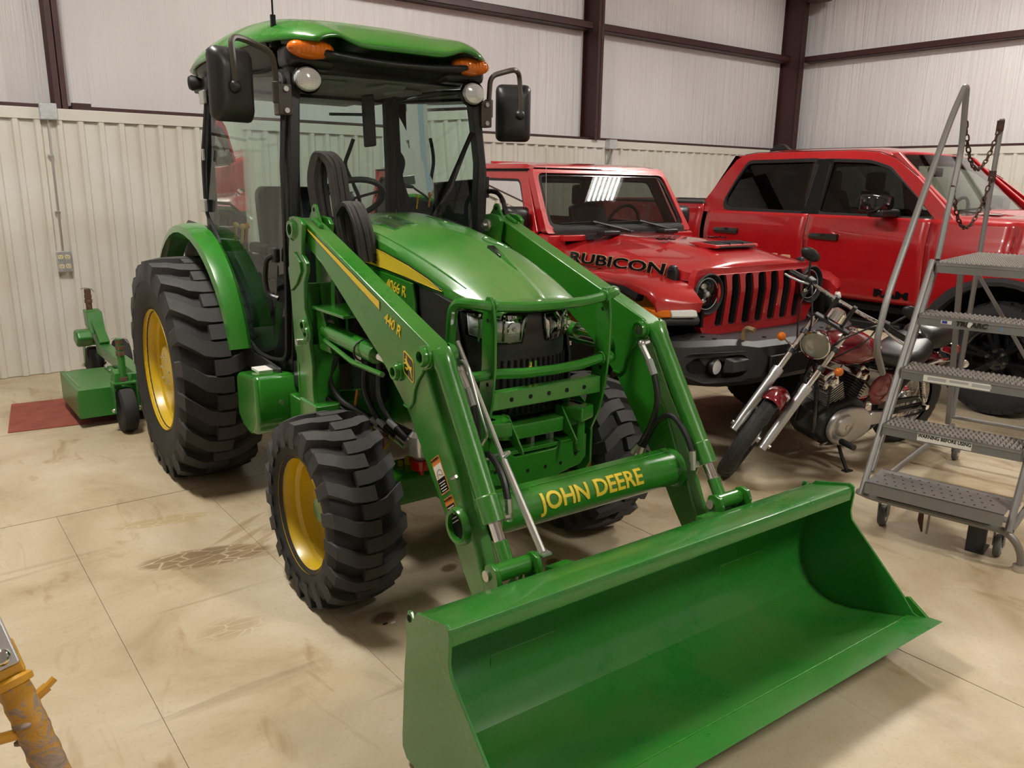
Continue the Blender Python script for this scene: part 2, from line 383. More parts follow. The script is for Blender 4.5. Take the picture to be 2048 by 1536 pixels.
# walls
wb = struct(G().box(XL, XR+.5, YB+.2, YB+.3, 0, ZC).build('wall_back', VINYL, smooth=False), 'white vinyl-faced insulated rear wall above ribbed wainscot')
wr = struct(G().box(XR+.2, XR+.3, YF, YB+.2, 0, ZC).build('wall_right', VINYL, smooth=False), 'white vinyl-faced insulated side wall above ribbed wainscot')
struct(G().box(XL, XR+.5, YF-.1, YF, 0, ZC).build('wall_front', VINYL, smooth=False))
wl = G().box(XL-.1, XL, YF, .5, 0, ZC).box(XL-.1, XL, 1.6, YB+.2, 0, ZC).box(XL-.1, XL, .5, 1.6, 2.2, ZC)
struct(wl.build('wall_left', VINYL, smooth=False))
struct(G().box(XL-.1, XR+.5, YF-.1, YB+.3, ZC, ZC+.1).build('ceiling', paint('white_roof_lining', (.72, .7, .7, 1), .5), smooth=False))
# ribbed wainscot sheets
RP, NR = .163, 6
def rib_sheet(n):
    prof = []
    for i in range(n):
        x = i*RP; prof += [(x, 0), (x+.098, 0), (x+.112, -.027), (x+.149, -.027)]
    prof.append((n*RP, 0)); return prof
def sheet_mesh(name, H):
    p = rib_sheet(NR); g = G(); k = len(p)
    vs = [(x, y, 0) for x, y in p]+[(x, y, H) for x, y in p]
    g.add(vs, [(i, i+1, k+i+1, k+i) for i in range(k-1)]); return g.mesh(name, RIBM, smooth=False)
sm = sheet_mesh('ribbed_sheet', 2.18)
def sheets(parent, n, place):
    for i in range(n):
        o = bpy.data.objects.new('ribbed_sheet', sm); COL.objects.link(o); o.parent = parent; place(o, i)
def pl_b(o, i): o.location = (.955-.114-RP*NR*8+i*RP*NR, YB, .004)
def pl_r(o, i): o.location = (XR, YB-i*RP*NR, .004); o.rotation_euler = (0, 0, -pi/2)
sheets(wb, 19, pl_b); sheets(wr, 16, pl_r)
# wainscot cap trim and girts
t = struct(G().prism([(YB+.2, 2.262), (YB-.03, 2.262), (YB-.034, 2.255), (YB-.034, 2.17), (YB-.026, 2.17), (YB-.026, 2.25), (YB+.2, 2.25)], XL, XR, 'x').build('trim_1', RIBM, smooth=False), 'white cap trim along the top of the rear wainscot')
t = struct(G().prism([(XR+.2, 2.262), (XR-.03, 2.262), (XR-.034, 2.255), (XR-.034, 2.17), (XR-.026, 2.17), (XR-.026, 2.25), (XR+.2, 2.25)], YF, YB-.03, 'y').build('trim_2', RIBM, smooth=False))
def girt_y(z, x0, x1, n):
    g = G().box(x0, x1, YB, YB+.2, z, z+.006).box(x0, x1, YB, YB+.006, z, z+.085).box(x0, x1, YB, YB+.03, z+.08, z+.086)
    return struct(g.build('trim_%d' % n, MAROON, smooth=False), 'maroon steel girt along the rear wall')
k = 3
for z in (2.27, 3.595, 4.9):
    for a, c in ((XL, 1.25), (1.41, 7.4), (7.55, 11.6)):
        if z == 2.27: struct(G().box(a, c, YB+.06, YB+.2, z-.006, z+.028).box(a, c, YB+.0, YB+.02, z-.006, z+.02).build('trim_%d' % k, MAROON, smooth=False))
        else: girt_y(z, a, c, k)
        k += 1
struct(G().box(1.41, 1.56, YB-.01, YB+.03, 2.262, 2.318).build('trim_%d' % k, MAROON, smooth=False), 'short maroon clip plate beside the column foot'); k += 1
for z in (2.27, 3.595, 4.9):
    if z == 2.27: g = G().box(XR+.06, XR+.2, YF, YB-.1, z-.006, z+.028)
    else: g = G().box(XR, XR+.2, YF, YB-.1, z, z+.006).box(XR, XR+.006, YF, YB-.1, z, z+.085)
    struct(g.build('trim_%d' % k, MAROON, smooth=False)); k += 1
def column(n, x, y0, y1, z0, w=.095):
    g = G().box(x-w/2, x+w/2, y0, y0+.008, z0, ZC).box(x-w/2, x+w/2, y1-.008, y1, z0, ZC).box(x-.004, x+.004, y0, y1, z0, ZC)
    return struct(g.build('column_%d' % n, MAROON, smooth=False), 'maroon steel I-beam column')
column(1, 1.33, YB-.03, YB+.2, 2.262); column(2, 7.47, YB-.09, YB+.2, 2.262); column(3, 11.68, YB-.16, YB+.2, 0, .11)
struct(G().box(11.3, 11.78, YB-.5, YB-.2, 4.43, 4.75).prism(arc(11.55, YB-.5, .12, 180, 360, 8), 4.40, 4.43, 'z').build('beam_1', MAROON), 'maroon haunch plate at the top of the corner column')
# electrical: junction boxes, conduit, outlet
jb = G().box(1.15, 1.282, YB-.085, YB-.035, 2.165, 2.30).build('junction_box', paint('galvanised', (.62, .64, .66, 1), .35, metal=.6, vary=.12, scale=30), bevel=.008)
tag(jb, 'square galvanised junction box at the foot of the first column', 'junction box')
G().cyl((1.17, YB-.085, 2.285), (1.17, YB-.088, 2.285), .006, 8).build('screw', STEEL, jb); G().cyl((1.262, YB-.085, 2.18), (1.262, YB-.088, 2.18), .006, 8).build('screw', STEEL, jb)
cd = thing('conduit', 'thin metal conduit dropping from junction box to outlet', 'conduit', (1.21, YB-.035, 1.075))
G().tube([(.0, 0, 1.095), (-.002, 0, .6), (-.005, 0, 0)], .009, 8).build('pipe', STEEL, cd)
for z in (.33, .8): G().box(-.03, .014, -.012, .014, z-.01, z+.01).build('strap', STEEL, cd, bevel=.003)
ou = thing('electrical_outlet', 'galvanised four-gang outlet box at the end of conduit', 'outlet', (1.205, YB-.025, .985))
G().box(-.055, .055, -.045, .0, -.09, .09).build('outlet_box', MATS['galvanised'], ou, bevel=.006)
for a in (-.026, .026):
    for c in (-.04, .04):
        f = G().cyl((a, -.0455, c), (a, -.049, c), .021, 12).build('receptacle', paint('ivory', (.75, .66, .42, 1), .5), ou)
        G().box(a-.009, a-.006, -.0505, -.049, c-.004, c+.008).box(a+.006, a+.009, -.0505, -.049, c-.004, c+.008).cyl((a, -.049, c-.01), (a, -.0505, c-.01), .003, 6).build('slot', BLACKM, f)
jb2 = G().box(7.665, 7.80, YB-.12, YB-.035, 2.155, 2.275).build('junction_box', MATS['galvanised'], bevel=.006)
tag(jb2, 'grey junction box above the red off-roader roof', 'junction box')
cd2 = thing('conduit', 'pair of conduits running down from grey box above the off-roader', 'conduit', (7.73, YB-.035, 0))
G().tube([(-.02, -.05, 2.155), (-.02, -.03, 2.05), (-.03, 0, 1.95), (-.03, 0, .5)], .01, 8).build('pipe', STEEL, cd2)
G().tube([(.03, -.05, 2.155), (.02, -.03, 2.08), (-.005, 0, 1.95), (-.005, 0, .5)], .01, 8).build('pipe', STEEL, cd2)
# high-bay light fixtures (out of frame, seen in reflections)
TUBE = emit('lamp_tube', (1, .96, .88, 1), LAMP_EMIT)
for i, (x, y, z) in enumerate(LAMP_POS):
    t = thing('ceiling_light', ('six-tube high-bay light hanging above the tractor cab', 'six-tube high-bay light hanging between off-roader and pickup', 'six-tube high-bay light hanging in front of loader bucket')[i], 'ceiling light', (x, y, z), 0, 'high-bay ceiling lights')
    G().prism([(-.3, .02), (-.22, .09), (.22, .09), (.3, .02), (.29, .02), (.21, .08), (-.21, .08), (-.29, .02)], -.62, .62, 'y').build('reflector', WHITE, t, smooth=False)
    for j in range(6):
        xx = -.215+j*.086; G().tube([(xx, -.58, .03), (xx, .58, .03)], .017, 4).build('tube', TUBE, t)
    for yy in (-.4, .4): G().tube([(0, yy, .09), (0, yy, ZC-z)], .006, 6).build('hanger', STEEL, t)
# ================================================================== TRACTOR  (x forward, y to its left, z up)
TR = thing('tractor', 'green cab tractor with yellow rims and front loader bucket', 'tractor', (2.0409, 4.8239, 0), -1.5991)
def tyre_geo(R, w, rim, nl, h, sweep, cov=.5, over=.2):
    g = G(); hw = w/2
    half = [(rim-.008, .80), (rim+.012, .88), (rim+.035, .93), ((rim+R)/2-.01, 1.0), (R-h-.05, .985), (R-h-.018, .9), (R-h-.004, .6), (R-h, .2)]
    prof = [(r, -hw*t) for r, t in half]+[(r, hw*t) for r, t in reversed(half)]
    g.lathe(prof, n=72)
    return g
def lug_geo(R, w, nl, h, sweep, s, cov=.5, over=.2):
    g = G(); hw = w/2
    pit = 2*pi/nl; ha = pit*cov/2
    st = [(1.005, R-h-.055, R-h-.09, 0), (.95, R-.02, R-h-.04, .0), (.6, R-.005, R-h-.03, .55), (.42, R-.002, R-h-.02, .85), (.1, R, R-h-.02, 1.0), (-over, R, R-h-.02, 1.0)]
    if 1:
        if 1:
            th = 0; vs = []
            for t, ro, ri, k in st:
                a = th-sweep*k; y = s*hw*t
                for r, q in ((ro, ha*.86), (ro, -ha*.86), (ri, -ha*1.12), (ri, ha*1.12)):
                    vs.append((r*cos(a+q), y, r*sin(a+q)))
            n = len(st); fs = [(0, 1, 2, 3), (4*n-4, 4*n-3, 4*n-2, 4*n-1)]
            for j in range(n-1):
                for k in range(4): fs.append((4*j+k, 4*j+(k+1) % 4, 4*j+4+(k+1) % 4, 4*j+4+k))
            g.add(vs, fs)
    return g
def bolts(g, r, n, y, rad_=.011, hgt=.016, a0=0):
    for i in range(n):
        a = a0+2*pi*i/n; g.cyl((r*cos(a), y, r*sin(a)), (r*cos(a), y-hgt, r*sin(a)), rad_, 6)
    return g
rt_m = (tyre_geo(.645, .44, .345, 21, .04, .17).mesh('tyre', RUBBER, ang=30), 21)+tuple(lug_geo(.645, .44, 21, .04, .17, q).mesh('tread_lug', LUG, ang=30) for q in (-1, 1))
ft_m = (tyre_geo(.402, .31, .238, 19, .03, .15).mesh('tyre', RUBBER, ang=30), 19)+tuple(lug_geo(.402, .31, 19, .03, .15, q).mesh('tread_lug', LUG, ang=30) for q in (-1, 1))
rim_r = G().lathe([(.352, -.20), (.355, -.192), (.345, -.186), (.338, -.17), (.332, -.13), (.312, -.118), (.306, -.06), (.30, -.03), (.27, -.012), (.2, -.03), (.155, -.04), (.15, -.05), (.142, -.13), (.128, -.15), (.1, -.155), (.0005, -.155)], n=48)
rim_r.lathe([(.345, -.19), (.35, .19), (.30, .18), (.29, 0)], n=48)
rim_rm = rim_r.mesh('rim', YELLOW, ang=28)
rim_f = G().lathe([(.246, -.138), (.249, -.13), (.24, -.124), (.234, -.11), (.228, -.07), (.214, -.055), (.207, .0), (.2, .01), (.18, .03), (.1, .028)], n=44)
rim_f.lathe([(.24, -.13), (.243, .13), (.21, .12), (.2, .06)], n=44)
rim_fm = rim_f.mesh('rim', YELLOW, ang=28)
def wheel(kind, x, y, z, rz, rm, tm, roll):
    o = bpy.data.objects.new(kind, rm); COL.objects.link(o); o.parent = TR; o.location = (x, y, z); o.rotation_euler = (0, 0, rz)
    t = bpy.data.objects.new('tyre', tm[0]); COL.objects.link(t); t.parent = o
    for q in (0, 1):
        for i in range(tm[1]):
            l = bpy.data.objects.new('tread_lug', tm[2+q]); COL.objects.link(l); l.parent = o; l.rotation_euler = (0, roll-(i+.5*q)*2*pi/tm[1], 0)
    return o
for sy, rz in ((-1, 0), (1, pi)):
    o = wheel('rear_wheel', 0, sy*.70, .625, rz, rim_rm, rt_m, .1)
    bolts(G(), .185, 8, -.03, .014, .03).build('wheel_bolt', YELLOW, o)
    bolts(G(), .085, 8, -.155, .008, .01).build('hub_bolt', STEEL, o)
    o = wheel('front_wheel', 1.92, sy*.672, .388, rz, rim_fm, ft_m, .05)
    G().lathe([(.0005, -.06), (.05, -.06), (.062, -.04), (.07, .0), (.1, .02), (.1, .06)], n=24).build('hub', GREEN2, o)
    bolts(G(), .098, 8, .028, .012, .035, .3).build('wheel_bolt', STEEL, o)
# ---- chassis
DK = paint('engine_dark', (.014, .016, .013, 1), .6, vary=.3, scale=9)
G().box(.15, 2.3, -.14, .14, .55, .82).box(-.28, .7, -.2, .2, .42, .9).box(.9, 2.25, -.19, .19, .8, 1.2).build('chassis', DK, TR, bevel=.02)
G().box(-.15, .15, -.6, .6, .52, .74).cyl((0, -.62, .62), (0, .62, .62), .13, 16).build('rear_axle', GREEN2, TR, bevel=.02)
G().box(1.80, 2.02, -.52, .52, .36, .50).box(1.86, 2.0, -.16, .16, .3, .62).build('front_axle', GREEN2, TR, bevel=.025)
for s in (-1, 1): G().cyl((1.92, s*.50, .3), (1.92, s*.50, .55), .085, 14).build('kingpin_housing', GREEN2, TR, bevel=.01)
G().cyl((1.9, -.30, .5), (1.9, -.30, .53), .02, 6).cyl((1.9, -.34, .5), (1.9, -.34, .52), .012, 6).build('axle_bolt', YELLOW, TR)
fr = G().box(1.2, 2.45, -.24, -.2, .62, .82).box(1.2, 2.45, .2, .24, .62, .82)
fr.build('frame_rail', GREEN2, TR, bevel=.008)
# engine bits seen between the arm and the wheel
e = G()
for i in range(6): e.box(1.5+.09*i, 1.56+.09*i, -.26, -.2, .86, 1.05+.03*(i % 2))
e.cyl((1.75, -.27, .95), (1.75, -.2, .95), .09, 18).cyl((2.05, -.27, .9), (2.05, -.2, .9), .12, 20).cyl((1.62, -.3, .72), (1.62, -.3, .86), .045, 14)
e.box(1.35, 1.5, -.3, -.2, .7, 1.2).build('engine_block', DK, TR, bevel=.008)
G().lathe([(.03, 0), (.05, .02), (.05, .10), (.035, .12)], (2.12, -.36, .60), (0, 0, 1), 16, True).build('fuel_filter', CLEAR, TR)
G().lathe([(.012, -.05), (.014, -.02), (.046, -.02), (.05, .02)], (2.12, -.36, .58), (0, 0, 1), 16, True).build('filter_bowl', SIGNRED, TR)
G().lathe([(.09, 0), (.105, .02), (.105, .05), (.09, .07)], (2.0, -.31, .86), (0, 1, 0), 20).build('fan_pulley', GREEN2, TR)
# ---- hood
HC = [(1.26, 1.555), (1.6, 1.52), (1.84, 1.487), (2.1, 1.425), (2.28, 1.345), (2.38, 1.272), (2.405, 1.245)]
HE = [(1.26, 1.50), (1.6, 1.455), (1.84, 1.40), (2.1, 1.33), (2.28, 1.275), (2.38, 1.247), (2.405, 1.232)]
HW = [(1.26, .285), (1.6, .28), (1.9, .268), (2.1, .258), (2.25, .245), (2.34, .225), (2.38, .2), (2.405, .17)]
HB = [(1.26, 1.345), (1.6, 1.328), (1.9, 1.302), (2.1, 1.272), (2.28, 1.242), (2.405, 1.215)]
def hood_pt(x, v):
    """v 0..1 right lower edge over the crown to the left lower edge"""
    zc, ze, w, zb = sinterp(HC, x), sinterp(HE, x), sinterp(HW, x), interp(HB, x); s = v*2-1; a = abs(s); sg = -1 if s < 0 else 1
    if a > .80:
        t = (a-.80)/.20; y = w+.012*t; z = ze+(zb-ze)*t
    else:
        t = a/.80; y = w*t
        z = zc+(ze-zc)*(t**2.6)
        z += .012*max(0, 1-t/.10)*min(1, max(0, (x-1.75)/.3))
        if t > .88: z -= .006*(t-.88)/.12
    bow = -.05*(1-min(1, (abs(y)/.25))**2) if x > 2.2 else 0
    return (x-bow*max(0, (x-2.2)/.2)-.0, y*sg, z)
xs_ = [1.26+(2.405-1.26)*((i/28)**.8) for i in range(29)]
G().grid(lambda u, v: hood_pt(xs_[int(round(u*28))], v), 28, 48).build('hood', HOODM, TR, thick=.006, ang=28)
# raised creases and centre ornament
for s in (-1, 1):
    G().tube([(x, s*(sinterp(HW, x)*.90), sinterp(HC, x)+(sinterp(HE, x)-sinterp(HC, x))*.76-.002) for x in [1.35+i*.1 for i in range(10)]], .006, 6).build('hood_crease', GREEN, TR)
G().tube([(2.12, 0, 1.432), (2.2, 0, 1.40), (2.3, 0, 1.352), (2.36, 0, 1.31)], [.011, .009, .006, .002], 6).build('hood_ridge', GREEN2, TR)
G().prism([(2.075, 1.425), (2.08, 1.452), (2.10, 1.452), (2.175, 1.418), (2.175, 1.405)], -.012, .012).build('hood_ornament', BLACKG, TR, bevel=.003)
def hz(x, y):
    t = min(1, abs(y)/sinterp(HW, x)); return sinterp(HC, x)+(sinterp(HE, x)-sinterp(HC, x))*t**2.6
rg = G()
for i in range(20):
    a = 2*pi*i/20; rg.v.append((1.97+.055*cos(a), .10+.055*sin(a), 0))
emb = [(1.97+.06*cos(2*pi*i/20), .11+.06*sin(2*pi*i/20)) for i in range(20)]
G().tube([(x, y, hz(x, y)+.003) for x, y in emb], .003, 5, closed=True).tube([(x, y, hz(x, y)+.003) for x, y in [(1.93, .1), (1.96, .13), (1.98, .11), (2.01, .12)]], .003, 5).build('hood_emblem', GREEN2, TR)
for s in (-1, 1):   # louvred vents
    c = [(1.40, .215), (1.40, .09), (1.63, .09), (1.63, .20)]
    G().add([(x, s*y, hz(x, y)+.004) for x, y in c], [(0, 1, 2, 3)]).build('vent_frame', GREEN2, TR, thick=.004)
    for k in range(3):
        for j in range(13):
            x0 = 1.415+.0162*j; y0 = .098+.036*k
            if y0+.03 > .21: continue
            G().add([(x, s*y, hz(x, y)+.011) for x, y in ((x0, y0), (x0+.008, y0), (x0+.008, y0+.03), (x0, y0+.03))], [(0, 1, 2, 3)]).build('vent_slot', BLACKM, TR) if (j % 1 == 0) else 0
# side panels
for s in (-1, 1):
    G().prism([(1.28, 1.345), (1.5, 1.335), (1.95, 1.298), (1.975, 1.22), (1.985, 1.0), (1.9, .92), (1.45, .92), (1.28, 1.0)], s*.285, s*.297).build('side_panel', GREEN2, TR, bevel=.004)
    G().prism([(1.97, 1.297), (2.24, 1.25), (2.30, 1.0), (2.3, .80), (2.0, .80), (1.985, 1.0)], s*.262, s*.276).build('side_grille', BLACK, TR, bevel=.004)
# decal band on the hood side, and the model number
def hood_side(x, z): return interp([(1.26, .297), (1.6, .292), (1.9, .28), (2.1, .27), (2.25, .257)], x)+.002
dk = [(1.30, 1.452), (1.5, 1.434), (1.7, 1.405), (1.9, 1.365), (2.05, 1.325), (2.15, 1.285), (2.1, 1.29), (1.9, 1.316), (1.7, 1.336), (1.5, 1.350), (1.30, 1.36)]
for s in (-1, 1):
    def band(pts, e, name, mat):
        g = G(); n = len(pts)
        g.add([(x, s*(hood_side(x, z)+e), z) for x, z in pts]+[(x, s*(hood_side(x, z)+e-.004), z) for x, z in pts], [tuple(range(n)), tuple(range(n, 2*n))]+[(i, (i+1) % n, n+(i+1) % n, n+i) for i in range(n)])
        return g.build(name, mat, TR, smooth=False)
    band([(x, z+(.006 if i < 6 else -.006)) for i, (x, z) in enumerate(dk)], .006, 'decal_edge', BLACKG); band(dk, .0075, 'hood_decal', DECAL_Y)
    xd = (1, 0, -.12) if s < 0 else (-1, 0, .12)
    lettering('JOHN DEERE', .060, BLACKG, TR, (1.495, s*.307, 1.39), xd, (.1, 0, 1), bold=.02, xs=.95)
    lettering('4066 R', .062, DECAL_Y, TR, (1.815, s*.2975, 1.262), xd, (.05, 0, 1), bold=.01, xs=1.0)
# ---- grille and headlights
def nose(y, z):
    """front surface x of the grille"""
    a = abs(y)/.262; return 2.395-.14*a**3.2-.02*max(0, (1.2-z))
gr = G().grid(lambda u, v: (nose((u*2-1)*.258, 1.235-.435*v), (u*2-1)*.258, 1.235-.435*v), 24, 8); gr.build('grille', BLACK, TR, thick=.02, off=-1)
for i in range(17):
    y = -.22+.0275*i
    if abs(y) > .235: continue
    G().tube([(nose(y, z)+.004, y, z) for z in (1.03, .95, .88, .81)], .0055, 5).build('grille_rib', BLACKM, TR)
G().grid(lambda u, v: (nose((u*2-1)*.262, 1.235)+.012-.004*v, (u*2-1)*.262, 1.245-.022*v), 24, 2).build('grille_brow', BLACKG, TR, thick=.01)
def lampshape(s, a, b, grow):
    """headlamp outline on the nose between lateral offsets a (inner) and b (outer)"""
    P = []
    for i in range(11):
        t = i/10; y = a+(b-a)*t; P.append((y, 1.205+.012*t))
    for i in range(11):
        t = 1-i/10; y = a+.02+(b-.005-a-.02)*t; P.append((y, 1.105+(.03*max(0, t-.6)/.4)))
    cy = sum(p[0] for p in P)/len(P); cz = sum(p[1] for p in P)/len(P)
    return [(cy+(y-cy)*(1+grow), cz+(z-cz)*(1+grow*1.6)) for y, z in P]
for s in (-1, 1):
    a, b = .045, .245
    for nm, gw, dx, mat in (('headlight_bezel', .08, .006, BLACKG), ('headlight', .0, .008, REFLECT), ('headlight_lens', .01, .016, LENS_GLASS)):
        P = lampshape(s, a, b, gw); g = G(); n = 11
        vs = [(nose(min(.261, y), z)+dx, s*y, z) for y, z in P]
        g.add(vs, [(i, i+1, 20-i, 21-i) for i in range(10)])
        o = g.build(nm, mat, TR, thick=.004)
        if nm == 'headlight':
            for cy, rr in ((.10, .030), (.175, .036)):
                x0 = nose(cy, 1.155)+.009
                G().lathe([(rr, 0), (rr*.92, .004), (rr*.7, -.004), (rr*.3, -.006), (.0005, -.004)], (x0, s*cy, 1.155), (1, 0, 0), 20).build('headlight_bowl', CHROME, o)
                G().ball((x0+.004, s*cy, 1.155), .010, 10, 6).build('bulb', CLEAR, o)
            for cy in (.066, .138, .215):
                G().tube([(nose(cy, z)+.011, s*(cy+(1.2-z)*.05), z) for z in (1.11, 1.16, 1.205)], .005, 5).build('reflector_rib', CHROME, o)
G().prism([(-.03, 1.02), (.03, 1.02), (.034, .985), (.02, .955), (0, .945), (-.02, .955), (-.034, .985)], 2.382, 2.392, 'x').build('badge', GREEN2, TR, bevel=.003)
G().prism([(-.036, 1.026), (.036, 1.026), (.04, .985), (.024, .95), (0, .938), (-.024, .95), (-.04, .985)], 2.376, 2.385, 'x').build('badge_rim', DECAL_Y, TR, bevel=.003)
DEER = [(-.5, .18), (-.42, .30), (-.30, .28), (-.26, .44), (-.34, .56), (-.24, .50), (-.26, .66), (-.18, .52), (-.10, .62), (-.14, .46), (-.16, .34), (-.08, .22), (.12, .14), (.30, .14), (.44, .22), (.46, .10), (.40, -.02), (.42, -.22), (.52, -.44), (.48, -.50), (.36, -.30), (.26, -.14), (.08, -.10), (-.06, -.10), (-.22, -.24), (-.40, -.22), (-.42, -.30), (-.20, -.34), (-.02, -.20), (-.12, -.05), (-.34, .02), (-.50, -.10), (-.56, -.06), (-.40, .10), (-.28, .16)]
G().prism([(y*.045, .985+z*.05) for y, z in DEER], 2.391, 2.394, 'x').build('badge_deer', DECAL_Y, TR, smooth=False)
# ---- brush guard
for s in (-1, 1):
    f = [(2.505, 1.305), (2.522, 1.28), (2.535, 1.2), (2.535, 1.05), (2.52, .92), (2.49, .80), (2.44, .70)]
    b = [(2.37, .70), (2.40, .80), (2.43, .92), (2.45, 1.05), (2.45, 1.2), (2.462, 1.28), (2.48, 1.305)]
    G().prism(f+b, s*.272, s*.284).build('guard_upright', GREEN2, TR, bevel=.003)
    for z in (1.22, .98): G().cyl((2.49, s*.2705, z), (2.49, s*.2855, z), .008, 8).build('guard_hole', BLACKM, TR)
    G().prism([(2.33, .84), (2.40, .80), (2.43, .70), (2.43, .55), (2.38, .48), (2.33, .52)], s*.286, s*.298).build('guard_strut', GREEN2, TR, bevel=.003)
    G().tube([(2.50, s*.275, 1.27), (2.49, s*.35, 1.285), (2.40, s*.375, 1.28), (2.375, s*.375, 1.10), (2.39, s*.37, 1.02), (2.48, s*.345, 1.01), (2.495, s*.275, 1.02)], .0195, 10, fil=.06).build('guard_loop', GREEN2, TR)
    G().cyl((2.50, s*.262, 1.27), (2.50, s*.272, 1.27), .028, 14).cyl((2.495, s*.262, 1.02), (2.495, s*.272, 1.02), .028, 14).build('guard_flange', GREEN2, TR, bevel=.003)
    # forked bracket under the guard
    G().obox((2.43, s*.2, .79), (.12, .10, .06), Matrix.Rotation(s*.35, 3, 'Z')).build('guard_bracket', GREEN2, TR, bevel=.01)
    G().prism([(2.38, .82), (2.42, .82), (2.52, .70), (2.52, .68), (2.38, .74)], s*.13, s*.139).build('guard_gusset', GREEN2, TR, bevel=.003)
G().tube([(2.50, -.275, 1.27), (2.525, -.14, 1.262), (2.532, 0, 1.26), (2.525, .14, 1.262), (2.50, .275, 1.27)], .0195, 10).build('guard_bar', GREEN2, TR)
G().tube([(2.495, -.275, 1.02), (2.52, -.14, 1.012), (2.527, 0, 1.01), (2.52, .14, 1.012), (2.495, .275, 1.02)], .0195, 10).build('guard_bar', GREEN2, TR)
G().box(2.455, 2.50, -.27, .27, .875, .945).build('guard_crossbar', GREEN, TR, bevel=.006)
for i in range(5): G().cyl((2.4985, -.18+.09*i, .91), (2.5015, -.18+.09*i, .91), .009, 10).build('crossbar_hole', BLACKM, TR)
G().prism([(-.24, .78), (.24, .78), (.24, .74), (.12, .72), (-.12, .72), (-.24, .74)], 2.36, 2.44, 'x').build('bumper_bow', GREEN, TR, bevel=.006)
G().prism([(-.27, .68), (-.13, .665), (-.1, .645), (.1, .645), (.13, .665), (.27, .68), (.27, .58), (.24, .55), (.13, .53), (.1, .49), (-.1, .49), (-.13, .53), (-.24, .55), (-.27, .58)], 2.40, 2.425, 'x').build('bumper_plate', GREEN2, TR, bevel=.005)
G().box(2.30, 2.425, -.27, .27, .655, .672).build('bumper_shelf', GREEN2, TR, bevel=.004)
for i, (y, z) in enumerate([(-.2, .60), (-.12, .575), (-.04, .575), (.05, .575), (.13, .575), (.21, .60), (.22, .64), (-.22, .64)]): G().cyl((2.424, y, z), (2.4265, y, z), .008, 8).build('bumper_hole', BLACKM, TR)
for y in (.02, .12): G().cyl((2.36, y, .672), (2.36, y, .70), .018, 6).build('bumper_bolt', STEEL, TR)
G().box(2.0, 2.42, -.26, -.245, .56, .70).box(2.0, 2.42, .245, .26, .56, .70).box(2.0, 2.34, -.16, .16, .42, .60).build('front_support', GREEN2, TR, bevel=.006)
# ---- loader
UP = [(1.36, 1.54), (1.44, 1.542), (1.52, 1.517), (2.523, 1.165), (2.552, 1.14), (2.556, 1.11), (2.54, 1.083), (2.495, 1.064), (2.455, 1.027), (2.43, .985), (2.415, .935), (2.39, .908), (2.349, .911), (2.267, .977), (2.173, 1.048), (1.963, 1.17), (1.831, 1.249), (1.644, 1.356), (1.522, 1.411), (1.464, 1.442), (1.40, 1.452), (1.355, 1.48), (1.345, 1.52)]
LO = [(2.31, .95), (2.367, .885), (2.46, .772), (2.529, .68), (2.621, .576), (2.737, .405), (2.82, .30), (2.87, .27), (2.91, .28), (2.92, .33), (2.895, .39), (2.849, .465), (2.819, .532), (2.757, .625), (2.689, .77), (2.618, .875), (2.56, .971), (2.50, 1.075), (2.40, 1.04)]
def deer_logo(y, s, c, sc):
    g = rrect(c[0]-.05, c[0]+.05, c[1]-.05, c[1]+.05, .02)
    sk = lambda p: (c[0]+(p[0]-c[0])*.72, p[1]-(p[0]-c[0])*.30)
    G().prism([sk(p) for p in rrect(c[0]-.052, c[0]+.052, c[1]-.043, c[1]+.043, .018)], y, y+s*.0012).build('logo_border', DECAL_Y, TR, smooth=False)
    G().prism([sk(p) for p in rrect(c[0]-.047, c[0]+.047, c[1]-.038, c[1]+.038, .014)], y, y+s*.0018).build('logo_field', BLACKG, TR, smooth=False)
    G().prism([sk((c[0]+u*.075, c[1]+v*.058)) for u, v in DEER], y, y+s*.0026).build('logo_deer', DECAL_Y, TR, smooth=False)
